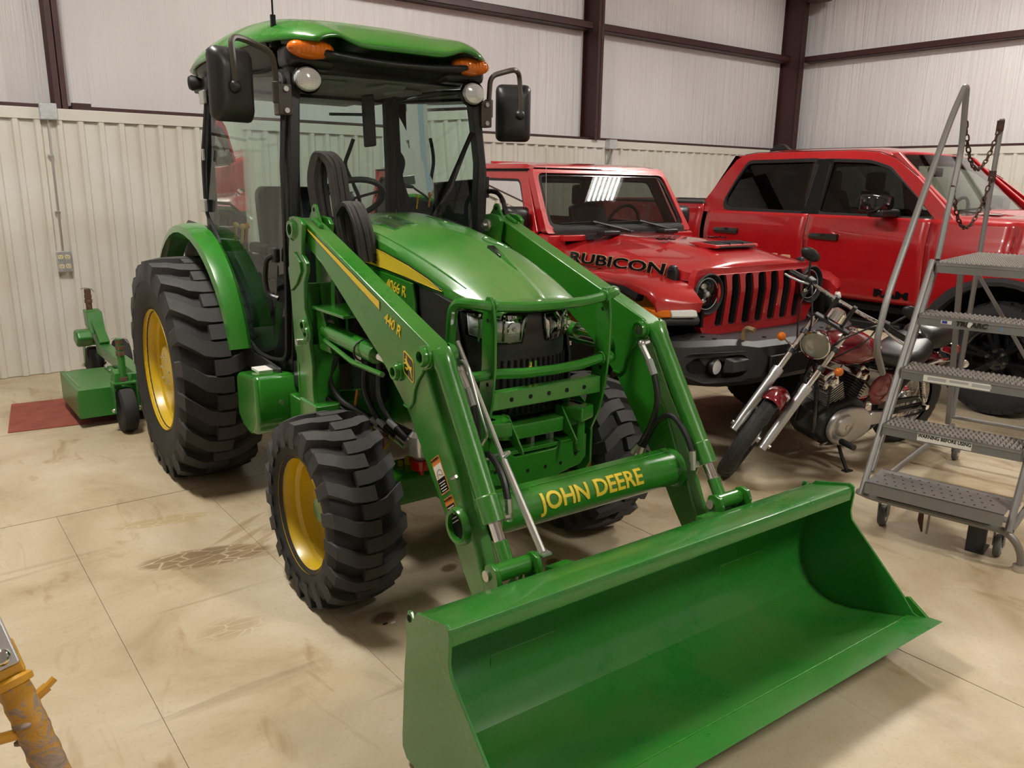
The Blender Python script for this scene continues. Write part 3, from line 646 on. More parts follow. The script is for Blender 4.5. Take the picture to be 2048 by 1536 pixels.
for s in (-1, 1):
    yo, yi = s*.555, s*.475
    ym = s*.515
    # the boom: two shaped side plates with a folded top and bottom between them
    arm = G().prism(UP, yo, yi)
    A = arm.build('loader_arm', GREEN, TR, bevel=.007, seg=3)
    G().prism(LO, s*.551, s*.479).build('lower_arm', GREEN, TR, bevel=.012, seg=3)
    # weld line where the knee plate overlaps
    for yy in (yo+s*.001, yi-s*.001): G().tube([(2.495, yy, 1.066), (2.455, yy, 1.027), (2.43, yy, .985), (2.416, yy, .935), (2.39, yy, .91), (2.352, yy, .912)], .005, 5).build('weld_bead', GREEN2, TR)
    for (x, z, r, d) in ((2.518, 1.122, .034, .03), (2.315, 1.03, .03, .028)):
        for yy, q in ((yo, s), (yi, -s)):
            b_ = G().lathe([(r*.62, .001), (r*.62, d), (r*.9, d), (r, d*.7), (r*1.0, d*.4), (r*1.18, d*.35), (r*1.18, 0)], (x, yy, z), (0, q, 0), 20).build('pin_boss', GREEN2, TR)
            G().cyl((x, yy+q*.002, z), (x, yy+q*d*.5, z), r*.6, 14).build('pin', STEEL if q != s else BLACKM, b_)
    # torque-tube collar
    G().lathe([(.048, 0), (.048, .02), (.06, .022), (.066, .012), (.068, 0)], (2.725, s*.551, .573), (0, s, 0), 24).build('tube_collar', GREEN2, TR)
    G().cyl((2.725, s*.53, .573), (2.725, s*.5535, .573), .047, 20).build('tube_bore', BLACKM, TR)
    # mast
    TW = [(1.375, 1.545), (1.43, 1.552), (1.50, 1.545), (1.53, 1.52), (1.51, 1.44), (1.505, 1.39), (1.53, 1.375), (1.555, 1.355), (1.55, 1.32), (1.515, 1.27), (1.505, 1.16), (1.552, 1.075), (1.543, 1.0), (1.566, .912), (1.56, .80), (1.57, .72), (1.53, .60), (1.50, .58), (1.47, .62), (1.45, .72), (1.41, .74), (1.416, .89), (1.365, .96), (1.355, 1.17), (1.345, 1.3), (1.35, 1.39), (1.365, 1.45)]
    G().prism(TW, s*.588, s*.568).build('mast_plate', GREEN2, TR, bevel=.005, seg=3)
    G().prism([(x, z) for x, z in TW if z > 1.0]+[], s*.462, s*.442).build('mast_plate', GREEN2, TR, bevel=.004)
    for z0, z1, x in ((.72, 1.25, 1.37), (.66, 1.0, 1.53)): G().box(x-.012, x+.012, min(s*.578, s*.45), max(s*.578, s*.45), z0, z1).build('mast_web', GREEN2, TR, bevel=.003)
    for (x, z, r, d) in ((1.412, 1.493, .04, .014), (1.50, 1.08, .032, .014), (1.53, 1.05, .03, .014)):
        G().lathe([(r*.6, .001), (r*.6, d), (r*.95, d), (r*1.05, d*.5), (r*1.25, 0)], (x, s*.588, z), (0, s, 0), 20).build('mast_boss', GREEN2, TR)
        G().cyl((x, s*.588, z), (x, s*.593, z), r*.58, 14).build('mast_pin', BLACKM, TR)
    G().lathe([(.0005, .02), (.012, .02), (.014, .0), (.03, 0), (.034, -.008), (.034, -.02)], (1.412, s*.43, 1.493), (0, -s, 0), 16).build('mast_pin', STEEL, TR)
    G().cyl((1.45, s*.588, 1.0), (1.45, s*.611, 1.0), .016, 12).build('lock_pin', STEEL, TR)
    G().prism([(1.36, 1.32), (1.44, 1.40), (1.5, 1.36), (1.51, 1.32), (1.45, 1.26), (1.38, 1.22)], s*.588, s*.598).build('mast_lug', GREEN2, TR, bevel=.003)
    lug = arc(1.43, 1.575, .028, 0, 180, 8)+[(1.36, 1.535), (1.50, 1.52)]
    G().prism(lug, s*.48, s*.492).build('lift_lug', GREEN2, TR, bevel=.003); G().cyl((1.43, s*.479, 1.578), (1.43, s*.493, 1.578), .01, 10).build('lift_hole', BLACKM, TR)
    G().tube([(1.48, s*.515, 1.54), (1.56, s*.515, 1.51)], .011, 8).build('arm_bead', GREEN2, TR)
    # mast foot to frame
    G().box(1.42, 1.62, min(s*.60, s*.2), max(s*.60, s*.2), .62, .74).build('mast_foot', GREEN2, TR, bevel=.01)
    G().box(1.52, 1.85, min(s*.56, s*.3), max(s*.56, s*.3), 1.155, 1.17).prism([(1.53, 1.16), (1.60, 1.16), (1.68, .98), (1.55, .98)], s*.545, s*.535).build('mast_shelf', GREEN2, TR, bevel=.004)
    # lift cylinder
    G().cyl((1.58, ym, 1.065), (2.06, ym, 1.04), .038, 18).build('lift_cylinder', GREEN2, TR, bevel=.006)
    G().cyl((1.52, ym, 1.068), (1.60, ym, 1.064), .026, 14).build('lift_eye', GREEN2, TR); G().cyl((2.04, ym, 1.04), (2.315, ym, 1.03), .02, 12).build('lift_rod', CHROME, TR)
    G().tube([(1.62, s*.545, 1.03), (1.9, s*.548, .985), (2.16, s*.545, .985)], .011, 8).build('oil_line', GREEN2, TR)
    G().tube([(1.95, s*.52+.044*cos(a), 1.04+.044*sin(a)) for a in [i*pi/8 for i in range(16)]], .004, 5, closed=True).build('clamp', BLACK, TR)
    # tilt cylinder
    a = Vector((2.545, ym, 1.145)); b = Vector((2.875, ym, .63)); c = Vector((2.95, ym, .515)); d = (b-a).normalized()
    G().lathe([(.0005, 0), (.036, 0), (.04, .01), (.04, .06), (.037, .07), (.037, (b-a).length-.09), (.041, (b-a).length-.085), (.041, (b-a).length), (.025, (b-a).length+.002)], a, d, 20).build('tilt_cylinder', GREEN, TR)
    G().cyl(b, c, .021, 14).build('tilt_rod', CHROME, TR)
    G().cyl(c-d*.075, c-d*.005, .025, 14).cyl((2.975, s*.60, .508), (2.975, s*.445, .508), .030, 16).build('rod_eye', GREEN2, TR, bevel=.003)
    for yy in (s*.60, s*.44):
        G().prism([(2.985, .552), (3.02, .545), (3.034, .51), (3.02, .42), (3.06, .30), (3.02, .26), (2.97, .33), (2.95, .50), (2.96, .54)], yy-.009, yy+.009).build('hitch_plate', GREEN2, TR, bevel=.004)
        G().cyl((2.975, yy-.016, .51), (2.975, yy+.016, .51), .018, 14).build('hitch_pin', STEEL, TR)
    for yy in (s*.56, s*.48):
        G().prism([(2.95, .47), (2.985, .50), (2.97, .40), (2.93, .32), (2.90, .27), (2.86, .30), (2.88, .38)], yy-.007, yy+.007).build('hitch_link', GREEN2, TR, bevel=.004)
    G().box(2.96, 3.07, min(s*.66, s*.40), max(s*.66, s*.40), .20, .30).cyl((2.9, s*.64, .29), (2.9, s*.42, .29), .028, 14).build('hitch_base', GREEN2, TR, bevel=.006)
    G().obox((3.05, s*.36, .50), (.09, .09, .02), Matrix.Rotation(-.25, 3, 'Y')).box(2.99, 3.03, s*.36-.03, s*.36+.03, .46, .49).build('bucket_stop', GREEN2, TR, bevel=.004)
    # hydraulic hoses along the arm
    G().ball((2.555, s*.437, 1.07), .017, 8, 6).cyl((2.56, s*.47, 1.075), (2.555, s*.435, 1.068), .013, 8).cyl((2.555, s*.437, 1.065), (2.60, s*.437, 1.01), .015, 8).build('hose_fitting', STEEL, TR)
    G().cyl((2.60, s*.437, 1.01), (2.634, s*.437, .955), .016, 10).build('hose_sleeve', paint('sleeve_grey', (.35, .36, .36, 1), .5), TR)
    G().tube([(2.634, s*.437, .955), (2.668, s*.437, .855), (2.64, s*.43, .74), (2.60, s*.42, .66), (2.59, s*.41, .64)], .012, 8, fil=.05).build('hose', HOSE, TR)
    G().tube([(2.61, s*.42, .64), (2.66, s*.437, .77), (2.74, s*.44, .82), (2.82, s*.44, .755), (2.855, s*.445, .68)], .012, 8, fil=.06).build('hose', HOSE, TR)
    G().cyl((2.855, s*.445, .69), (2.862, s*.445, .645), .014, 8).cyl((2.862, s*.445, .645), (2.864, s*.445, .615), .011, 8).cyl((2.863, s*.445, .63), (2.86, s*.49, .635), .012, 8).build('hose_fitting', STEEL, TR)
    G().cyl((2.595, s*.412, .65), (2.575, s*.40, .61), .015, 8).cyl((2.612, s*.422, .645), (2.60, s*.42, .605), .015, 8).build('hose_fitting', STEEL, TR)
    # stripe decal, number, logo, warning labels
    y_ = yo+s*.0006
    G().prism([(1.494, 1.508), (2.177, 1.270), (2.177, 1.233), (1.506, 1.488)], y_, y_+s*.001).build('arm_stripe_edge', BLACKG, TR, smooth=False)
    G().prism([(1.502, 1.503), (2.171, 1.269), (2.171, 1.238), (1.510, 1.491)], y_, y_+s*.0016).build('arm_stripe', DECAL_Y, TR, smooth=False)
    xd = (1, 0, -.34) if s < 0 else (-1, 0, .34)
    lettering('440 R', .055, DECAL_Y, TR, (2.277, y_, 1.195), xd, (.34, 0, 1), bold=.01)
    deer_logo(y_, s, (2.39, 1.062), 1)
    for (x, z, h, pic) in ((2.592, .715, .13, 1), (2.672, .610, .10, 0)):
        u = Vector((.58, 0, -.815)); w = Vector((.815, 0, .58)); cx = Vector((x+.005, s*.5518, z+.0)); R3 = Matrix((w, Vector((0, 1, 0)), u)).transposed()
        lb = G().obox(cx, (.065, .0012, h), R3).build('warning_label', WARN_O, TR)
        G().obox(cx+u*.012+Vector((0, s*.0006, 0)), (.059, .0012, h-.03), R3).build('label_panel', BLACKG if not pic else PAPER, lb)
        if pic: G().obox(cx+u*.036+Vector((0, s*.0009, 0)), (.059, .0012, h-.08), R3).build('label_text_panel', BLACKG, lb)
        for k in range(5 if not pic else 4):
            zz = (-.2+.13*k)*h if not pic else .15*h+.075*k*h
            G().obox(cx+u*(zz+.006)+Vector((0, s*.0013, 0)), (.046-.008*(k % 2), .0012, .003), R3).build('label_line', PAPER, lb)
        xw = w if s < 0 else -w
        lettering('WARNING', .013, BLACKG, lb, cx-u*(h/2-.008)+Vector((0, s*.0012, 0)), xw, -u, bold=.02, depth=.0004)
        if pic: G().tube([cx+u*q+w*p+Vector((0, s*.0014, 0)) for p, q in ((-.02, .0), (-.012, -.015), (.006, -.02), (.02, -.012), (.022, .004), (.004, .0), (-.006, -.006), (-.018, .008))], .0011, 4).build('label_drawing', BLACKG, lb)
# torque tube with lettering wrapped round it
TT = (2.745, .585); TRd = .068
G().cyl((TT[0], -.47, TT[1]), (TT[0], .47, TT[1]), TRd, 32).build('torque_tube', GREEN, TR)
G().tube([(TT[0]-.045, -.45, TT[1]+.062), (TT[0]-.045, .45, TT[1]+.062)], .008, 6).box(TT[0]-.05, TT[0]-.01, -.46, .46, TT[1]+.055, TT[1]+.072).build('tube_cap', GREEN, TR, bevel=.003)
for s in (-1, 1): G().lathe([(TRd, -.02), (TRd+.008, -.008), (TRd+.012, 0)], (TT[0], s*.455, TT[1]), (0, s, 0), 28).build('weld_collar', GREEN2, TR)
def wrap(px, py, pz):
    a = rad(26)+py/TRd; r = TRd+pz; return Vector((TT[0]+r*cos(a), px, TT[1]+r*sin(a)))
lettering('JOHN DEERE', .088, DECAL_Y, TR, (0, 0, 0), (0, 1, 0), (0, 0, 1), wrap=lambda a, b, c: wrap(a*1.0-.02, b, c), bold=.022, off=.002, depth=.0015, xs=.98)
# silver level-indicator rods
ST = STEEL
G().tube([(2.501, -.42, 1.158), (2.80, -.42, .79)], .0085, 8).build('indicator_rod', ST, TR)
G().tube([(2.79, -.42, .80), (3.012, -.42, .553)], .0135, 10).build('indicator_sleeve', ST, TR)
G().tube([(2.49, -.45, 1.13), (2.515, -.44, 1.09), (2.56, -.435, 1.10), (2.585, -.43, 1.085), (2.64, -.43, .98), (2.71, -.43, .87), (2.665, -.445, .79), (2.68, -.47, .75), (2.70, -.575, .735), (2.74, -.575, .76)], .006, 7, fil=.02).build('indicator_bracket', ST, TR)
G().tube([(2.68, -.47, .76), (2.74, -.43, .80), (2.80, -.395, .83), (2.79, -.42, .81)], .006, 7, fil=.02).build('indicator_hook', ST, TR)
G().tube([(3.01, -.415, .555), (2.99, -.425, .53), (2.985, -.43, .49), (2.985, -.43, .46)], .006, 7).obox((3.015, -.415, .552), (.035, .035, .008)).build('indicator_foot', ST, TR)
# ---- bucket
cur = [(3.10, .51), (3.09, .44), (3.072, .35), (3.067, .27), (3.078, .195), (3.10, .145), (3.135, .105), (3.19, .077), (3.25, .068), (3.32, .077), (3.45, .113), (3.60, .155)]
def off_curve(c, t):
    o = []
    for i, p in enumerate(c):
        a = c[max(i-1, 0)]; b = c[min(i+1, len(c)-1)]; d = Vector((b[0]-a[0], b[1]-a[1])).normalized(); o.append((p[0]-d.y*-t*-1, p[1]+d.x*-t)) if False else o.append((p[0]+d.y*t, p[1]-d.x*t))
    return o
bk = G().prism(cur+list(reversed(off_curve(cur, .007))), -.918, .918)
BUCKETM = paint('bucket_green', (.018, .18, .02, 1), .26, coat=.6, coat_rough=.07, dust=.45, dust_col=(.11, .16, .04, 1), scale=3.2, bump=.06, bscale=60)
B = bk.build('bucket', BUCKETM, TR, ang=20)
G().prism([(3.06, .508), (3.075, .525), (3.11, .532), (3.24, .568), (3.258, .566), (3.266, .553), (3.263, .515), (3.255, .515), (3.256, .548), (3.24, .556), (3.10, .515), (3.06, .50)], -.918, .918).build('bucket_lip', BUCKETM, B, bevel=.002, ang=20)
G().prism([(3.545, .132), (3.60, .148), (3.66, .168), (3.662, .171), (3.60, .164), (3.545, .148)], -.935, .935).build('cutting_edge', BUCKETM, B)
G().tube([(3.548, -.91, .149), (3.548, .91, .149)], .004, 6).build('weld_bead', GREEN2, B)
SP = [(3.038, .50), (3.045, .525), (3.06, .528), (3.075, .512), (3.10, .545), (3.12, .548), (3.25, .58), (3.266, .572), (3.272, .545), (3.266, .47), (3.275, .437), (3.52, .21), (3.56, .165), (3.60, .155), (3.56, .13), (3.32, .055), (3.2, .04), (3.08, .022), (3.02, .022), (2.996, .05), (2.996, .09), (3.02, .34), (3.035, .43), (3.03, .47)]
for s in (-1, 1):
    G().prism(SP, s*.918, s*.928).build('side_plate', BUCKETM, B, bevel=.002)
    G().prism([(3.52, .21), (3.535, .215), (3.62, .16), (3.60, .15), (3.52, .13)], s*.924, s*.937).build('side_cutter', GREEN2, B, bevel=.002)
    G().cyl((3.055, s*.917, .505), (3.055, s*.9295, .505), .011, 12).build('lift_hole', PAPER if 0 else BLACKM, B)
for yy in (-.62, -.38, .38, .62): G().prism([(3.00, .10), (3.06, .20), (3.06, .46), (3.03, .46), (2.98, .30)], yy-.006, yy+.006).build('bucket_rib', GREEN2, B)
# ================================================================== TRACTOR CAB
# plan of the cab wall (x, half width): A-pillar, door post, rear corner, rear
AX, AY, BX, BY, CX, CY = 1.20, .52, .13, .585, .10, .57
def post(pts, w, d, name, mat=BLACK):
    g = G()
    for a, b in zip(pts, pts[1:]): g.bar(a, b, w, d, up=(0, 1, 0))
    return g.build(name, mat, TR, bevel=.006)
for s in (-1, 1):
    G().loft([[(x+dx, s*(y+dy), z) for dx, dy in ((-.035, .02), (.03, .012), (.035, -.035), (-.03, -.03))] for x, y, z in ((1.13, AY, .80), (1.20, AY, 1.25), (1.235, AY-.005, 1.8), (1.20, AY-.04, 2.20))]).build('front_pillar', BLACK, TR, bevel=.006)
    G().loft([[(x+dx, s*(y+dy), z) for dx, dy in ((-.03, .0), (.03, .0), (.03, -.05), (-.03, -.05))] for x, y, z in ((BX-.02, BY, 1.0), (BX, BY, 1.8), (BX+.04, BY-.03, 2.24))]).build('door_post', BLACK, TR, bevel=.006)
    # door: glass with a black edge that follows the fender
    def dy_(x): return interp([(BX, BY+.012), (.6, BY+.014), (AX, AY+.03)], x)
    dr = [(1.165, .86), (1.20, 1.2), (1.225, 1.7), (1.20, 2.16), (.75, 2.19), (.18, 2.20), (.15, 1.8), (.14, 1.52), (.30, 1.42), (.49, 1.23), (.64, 1.0), (.74, .88), (.85, .84), (1.0, .835)]
    dr = [(p.x, p.y) for p in fillet([Vector((x, z, 0)) for x, z in dr], .06, 3, True)]
    tumble = lambda z: -.05*max(0, (z-1.7)/.5)**2
    D = G().tube([(x, s*(dy_(x)+tumble(z)), z) for x, z in dr], .011, 6, closed=True).build('door_frame', BLACK, TR)
    G().add([(x, s*(dy_(x)+tumble(z)), z) for x, z in dr], [tuple(range(len(dr)))]).build('door_glass', CAB_GLASS, D, smooth=False)
    for z in (1.56, 2.13): G().obox((.17, s*(BY+.03+tumble(z)), z), (.08, .02, .07)).build('door_hinge', STEEL, D, bevel=.006)
    G().obox((.20, s*(BY+.022), 1.83), (.02, .012, .06)).build('door_latch', STEEL, D, bevel=.003)
    H = G().tube([(1.12, s*(dy_(1.1)+.012), 1.36), (1.11, s*(dy_(1.1)+.05), 1.34), (1.09, s*(dy_(1.1)+.055), 1.25), (1.10, s*(dy_(1.1)+.05), 1.17), (1.14, s*(dy_(1.1)+.012), 1.155)], .013, 8, fil=.03).build('door_handle', BLACK, D)
    G().obox((1.13, s*(dy_(1.1)+.012), 1.36), (.06, .03, .07)).build('handle_lock', BLACK, D, bevel=.01)
    # rear side window
    # mirror
    m = s
    mx, my, mz = (1.27, -.775, 2.085) if s < 0 else (1.12, .80, 2.07)
    yaw = .25 if s < 0 else -.5
    Rm = Matrix.Rotation(yaw, 3, 'Z')
    secs = []
    for d, k in ((-.03, .80), (-.01, .98), (.02, 1.0), (.05, .86), (.065, .55)):
        secs.append([Vector((mx, my, mz))+Rm@Vector((d, u*k, v*k)) for u, v in rrect(-.095, .095, -.148, .148, .03, 3)])
    M_ = G().loft(secs).build('mirror', BLACK, TR, ang=50)
    G().add([Vector((mx, my, mz))+Rm@Vector((-.031, u*.75, v*.78)) for u, v in rrect(-.095, .095, -.148, .148, .03, 3)], [tuple(range(16))]).build('mirror_glass', CHROME, M_, smooth=False)
    ax_, ay_ = 1.24, s*.56
    Pm = [(ax_, ay_, 2.10), (ax_, ay_+s*.01, 2.235), (ax_+.03, s*.70, 2.275), (mx+.055, my, 2.27), (mx+.075, my, mz+.06), (mx+.07, my, mz-.02)]
    G().tube(Pm, .0135, 8, fil=.04).build('mirror_arm', paint('worn_bracket', (.05, .04, .03, 1), .45), TR)
    G().ball((mx+.066, my, mz-.01), .028, 10, 7).build('mirror_joint', BLACK, TR)
    G().box(1.20, 1.265, min(s*.50, s*.565), max(s*.50, s*.565), 1.98, 2.11).cyl((ax_, ay_, 2.03), (ax_, ay_, 2.12), .022, 10).build('mirror_bracket', MATS['worn_bracket'], TR, bevel=.006)
    for z in (2.0, 2.09): G().cyl((1.265, s*.53, z), (1.275, s*.53, z), .012, 8).build('bracket_bolt', STEEL, TR)
    # roof lamps
    L = G().ball((1.285, s*.415, 2.262), (.062, .108, .044), 20, 12).build('turn_signal', AMBER, TR)
    L.rotation_euler = (0, 0, 0)
    for k in range(9):
        yk = s*.415-.08+.02*k; G().tube([(1.285+.063*math.sqrt(max(.05, 1-((yk-s*.415)/.108)**2-(q/.044)**2)), yk, 2.262+q) for q in (-.026, -.013, 0, .013, .026)], .002, 4).build('lens_rib', AMBER, L)
    W = G().lathe([(.0005, .028), (.03, .025), (.05, .016), (.057, .004), (.057, 0)], (1.285, s*.435, 2.135), (1, 0, 0), 24)
    W = G().add([(x, s*.435+(y-s*.435)*1.12, 2.135+(z-2.135)*.92) for x, y, z in W.v], W.f).build('work_light', RIBLENS, TR)
    G().lathe([(.062, .006), (.064, 0), (.06, -.03), (.03, -.06), (.0005, -.062)], (1.285, s*.435, 2.135), (1, 0, 0), 20).build('work_light_housing', BLACK, W)
    G().tube([(1.25, s*.47, 2.16), (1.22, s*.49, 2.19)], .018, 8).build('work_light_stalk', BLACK, W)
    G().obox((1.20, s*.40, 2.235), (.14, .24, .10)).build('lamp_pod', BLACK, TR, bevel=.03)
    # rear fender over the tyre
    secs = []
    for i in range(17):
        a = rad(150-i*8.6); r = .76; cx, cz = .05, .70
        x = cx+r*cos(a)*1.02; z = cz+r*sin(a)*1.0
        nrm = (cos(a), sin(a))
        ou, inn = .735-.03*max(0, (i-8)/8), .60
        t = .02
        secs.append([(x-nrm[0]*.05, s*ou, z-nrm[1]*.05), (x-nrm[0]*.012, s*(ou-.008), z-nrm[1]*.012), (x, s*(ou-.05), z), (x, s*(inn+.02), z), (x-nrm[0]*.02, s*inn, z-nrm[1]*.02), (x-nrm[0]*.05, s*(inn), z-nrm[1]*.05), (x-nrm[0]*.02, s*(ou-.05), z-nrm[1]*.02)])
    G().loft(secs).build('fender', GREEN2, TR, ang=40)
    # inner cab wall beside the tyre
    G().prism([(-.40, .86), (-.45, 1.40), (-.3, 1.46), (.15, 1.44), (.35, 1.36), (.52, 1.2), (.68, .95), (.76, .84), (1.15, .82), (1.15, .74), (.3, .74)], s*.575, s*.59).build('cab_wall', BLACK, TR, bevel=.01)
    # floor step and tank
    if s < 0:
        G().prism([(.88, .74), (.90, .77), (1.17, .80), (1.18, .78), (1.18, .56), (1.13, .50), (1.05, .48), (.95, .50), (.88, .55)], -.72, -.40).build('fuel_tank', GREEN2, TR, bevel=.025, seg=3)
        G().box(.95, 1.06, -.66, -.58, .785, .797).build('tank_label', PAPER, TR); G().cyl((1.181, -.6, .66), (1.19, -.6, .66), .012, 8).build('tank_bolt', STEEL, TR)
        G().box(1.18, 1.42, -.56, -.30, .52, .70).build('step_mount', GREEN2, TR, bevel=.01)
        G().box(1.17, 1.30, -.53, -.47, .73, .86).build('relay_box', BLACK, TR, bevel=.01); G().obox((1.305, -.505, .78), (.004, .05, .10)).build('relay_label', PAPER, TR)
    else: G().box(.9, 1.2, .42, .72, .5, .78).build('battery_box', BLACK, TR, bevel=.02)
# roof
RW = [(-.30, .36), (-.26, .46), (-.15, .545), (.05, .592), (.5, .61), (.9, .595), (1.15, .555), (1.30, .50), (1.385, .42)]
RZ = [(-.30, 2.36), (-.26, 2.42), (-.15, 2.465), (.15, 2.498), (.6, 2.50), (1.0, 2.46), (1.25, 2.40), (1.36, 2.345), (1.385, 2.315)]
RE = [(-.30, 2.28), (-.1, 2.285), (.4, 2.295), (.9, 2.298), (1.2, 2.298), (1.385, 2.285)]
rxs = [-.30, -.285, -.26, -.21, -.15, -.06, .05, .2, .4, .6, .8, .95, 1.05, 1.15, 1.22, 1.28, 1.33, 1.36, 1.385]
def roof_pt(x, v):
    s = v*2-1; a = abs(s); w = sinterp(RW, x); zc = sinterp(RZ, x); ze = sinterp(RE, x); y = w*s
    z = ze+(zc-ze)*(1-a**3.5)**.75
    f = max(0, (x-.55)/.83)
    z -= .035*f*math.exp(-(s/.62)**8)                  # sunk middle panel towards the windscreen
    z += .012*f*math.exp(-((a-.84)/.14)**4)                 # brows over the lamps
    return (x+.03*f*(a > .5)*0, y, z)
top = G().grid(lambda u, v: roof_pt(rxs[int(round(u*18))], v), 18, 40)
top.build('roof', GREEN, TR, thick=.012, off=-1, ang=50)
lin_ = []
for i in range(13):
    x = -.27+1.60*i/12; w = sinterp(RW, x)-.035
    lin_.append([(x, -w, sinterp(RE, x)+.005), (x, w, sinterp(RE, x)+.005), (x, w-.05, 2.20), (x, -w+.05, 2.20)])
lin_ = [q for q in lin_ if q[0][0] < 1.12]
G().loft(lin_).build('roof_liner', BLACK, TR, ang=30)
G().grid(lambda u, v: (1.12+.22*v, (u*2-1)*(.46-.09*v), 2.19+.06*v-.02*(1-(u*2-1)**2)*v), 12, 3).build('visor_underside', BLACK, TR, thick=.02)
# windscreen and rear window
def ws(u, v):
    y = (u*2-1); z = .95+1.23*v; w = AY-.02-.06*max(0, (v-.6)/.4)
    return (1.215+.035*sin(pi*min(1, v*.9))+.07*(1-y*y)*(1-.3*v)-.05*v, y*w, z)
G().grid(ws, 12, 10).build('windscreen', CAB_GLASS, TR)
G().grid(lambda u, v: (CX-.02-.20*(1-(u*2-1)**2)+.06*v, (u*2-1)*(CY-.03), 1.25+.93*v), 10, 4).build('rear_window', CAB_GLASS, TR)
G().box(CX-.24, CX-.20, -CY+.1, CY-.1, 1.0, 1.26).build('rear_sill', BLACK, TR, bevel=.01); G().box(CX-.2, CX+.06, -CY+.02, CY-.02, 2.17, 2.24).build('rear_header', BLACK, TR, bevel=.01)
# interior
INT = paint('interior_dark', (.018, .019, .02, 1), .6)
G().grid(lambda u, v: (-.30+1.42*u, (v*2-1)*.47, 2.185+.015*sin(pi*u)), 6, 4).build('headliner', GREY_INT, TR, thick=.02)
for yy, xx in ((-.18, .9), (.12, .95), (.3, .8)): G().obox((xx, yy, 2.165), (.22, .12, .02)).build('air_vent', GREY_INT, TR, bevel=.008)
dash = [(.82, .80), (.82, 1.30), (.90, 1.43), (1.02, 1.475), (1.13, 1.45), (1.16, 1.3), (1.16, .80)]
G().loft([[(x, y, .8+(z-.8)*k) for x, z in dash] for y, k in ((-.30, .90), (-.24, .99), (-.1, 1.03), (.1, 1.03), (.24, .99), (.30, .90))]).build('dashboard', INT, TR, bevel=.015)
SW = G(); c = Vector((.70, 0, 1.60)); n = Vector((-.55, 0, .83)).normalized(); u = Vector((0, 1, 0)); w = n.cross(u)
SW.tube([c+(u*cos(2*pi*i/28)+w*sin(2*pi*i/28))*.20 for i in range(28)], .016, 8, closed=True)
for a in (90, 210, 330): SW.bar(c, c+(u*cos(rad(a))+w*sin(rad(a)))*.19, .035, .014)
SW.ball(tuple(c), .045, 12, 8); SW.build('steering_wheel', INT, TR)
G().tube([c, (.86, 0, 1.33)], .03, 10).build('steering_column', INT, TR)
G().obox((.62, .02, 1.66), (.03, .09, .05), Matrix.Rotation(-.5, 3, 'Y')).build('tag', PAPER, TR)
seat = G().loft([[(x, y*k, z) for x, z in ((-.05, 1.0), (.45, 1.02), (.50, 1.09), (.44, 1.14), (-.02, 1.11))] for y, k in ((-.25, 1), (.25, 1))])
seat.loft([[(x, y, z) for x, z in ((-.08, 1.10), (.06, 1.12), (-.04, 1.62), (-.10, 1.68), (-.17, 1.62))] for y in (-.23, .23)]); S_ = seat.build('seat', INT, TR, bevel=.04, seg=3)
G().box(-.02, .4, -.2, .2, .84, 1.0).build('seat_base', INT, TR, bevel=.02)
for y in (-.29, .29): G().box(-.02, .30, y-.035, y+.035, 1.28, 1.34).build('armrest', INT, S_, bevel=.02)
G().prism([(-.05, .9), (-.05, 1.25), (.1, 1.3), (.3, 1.22), (.42, 1.05), (.45, .9)], -.54, -.34).build('console', INT, TR, bevel=.02)
G().prism([(-.05, .9), (-.05, 1.25), (.1, 1.3), (.3, 1.2), (.42, 1.05), (.45, .9)], .34, .54).build('console', INT, TR, bevel=.02)
for i, (x, y) in enumerate(((.15, -.45), (.25, -.42), (.33, -.47))): G().tube([(x, y, 1.36), (x+.03, y, 1.44)], .008, 6).ball((x+.03, y, 1.45), .018, 8, 6).build('lever', YELLOW if i != 1 else WARN_O, TR)
G().box(-.35, 1.12, -.55, .55, .80, .84).build('cab_floor', INT, TR)
# small mirror and wiring seen through the screen, and a pedal mat
G().obox((.95, .02, 2.0), (.02, .07, .26), Matrix.Rotation(.25, 3, 'Y')@Matrix.Rotation(.15, 3, 'X')).build('inside_mirror', INT, TR, bevel=.012)
G().tube([(.97, -.2, 2.02), (.96, .02, 2.03)], .008, 6).build('mirror_stalk', INT, TR)
G().tube([(.16, .30, 1.95), (.14, .28, 1.88), (.1, .26, 1.8), (.12, .3, 1.7), (.16, .33, 1.6), (.13, .33, 1.4)], .012, 6, fil=.04).build('wiring', INT, TR)
# wiper
G().tube([(1.285, .17, 1.50), (1.29, .30, 1.68), (1.225, .455, 1.93)], .009, 6).build('wiper_arm', BLACK, TR)
G().tube([(1.29, .22, 1.56), (1.235, .46, 1.95)], .012, 6).build('wiper_blade', BLACKM, TR)
G().ball((1.285, .17, 1.50), .028, 10, 7).cyl((1.285, .17, 1.5), (1.30, .11, 1.49), .02, 10).build('wiper_pivot', BLACK, TR)
# rear lamp under the roof corner, antenna
G().lathe([(.0005, .05), (.035, .045), (.042, .03), (.035, .0), (.02, -.03)], (.03, -.56, 2.215), (-.5, -.85, 0), 16).build('rear_lamp', BLACK, TR)
G().box(1.05, 1.10, -.525, -.475, 2.28, 2.33).build('antenna_base', BLACK, TR, bevel=.006)
G().tube([(1.075, -.50, 2.32), (1.075, -.50, 2.42)], .013, 8).build('antenna_spring', BLACKM, TR); G().tube([(1.075, -.50, 2.42), (1.085, -.505, 3.0)], .0045, 6).build('antenna', BLACKM, TR)
# grab rail on the left side
G().tube([(1.22, .55, 1.66), (1.30, .58, 1.66), (1.36, .585, 1.60), (1.34, .585, 1.20)], .013, 8, fil=.05).build('grab_rail', BLACKG, TR)
G().obox((1.22, .545, 1.68), (.05, .04, .11)).build('rail_bracket', BLACK, TR, bevel=.005)
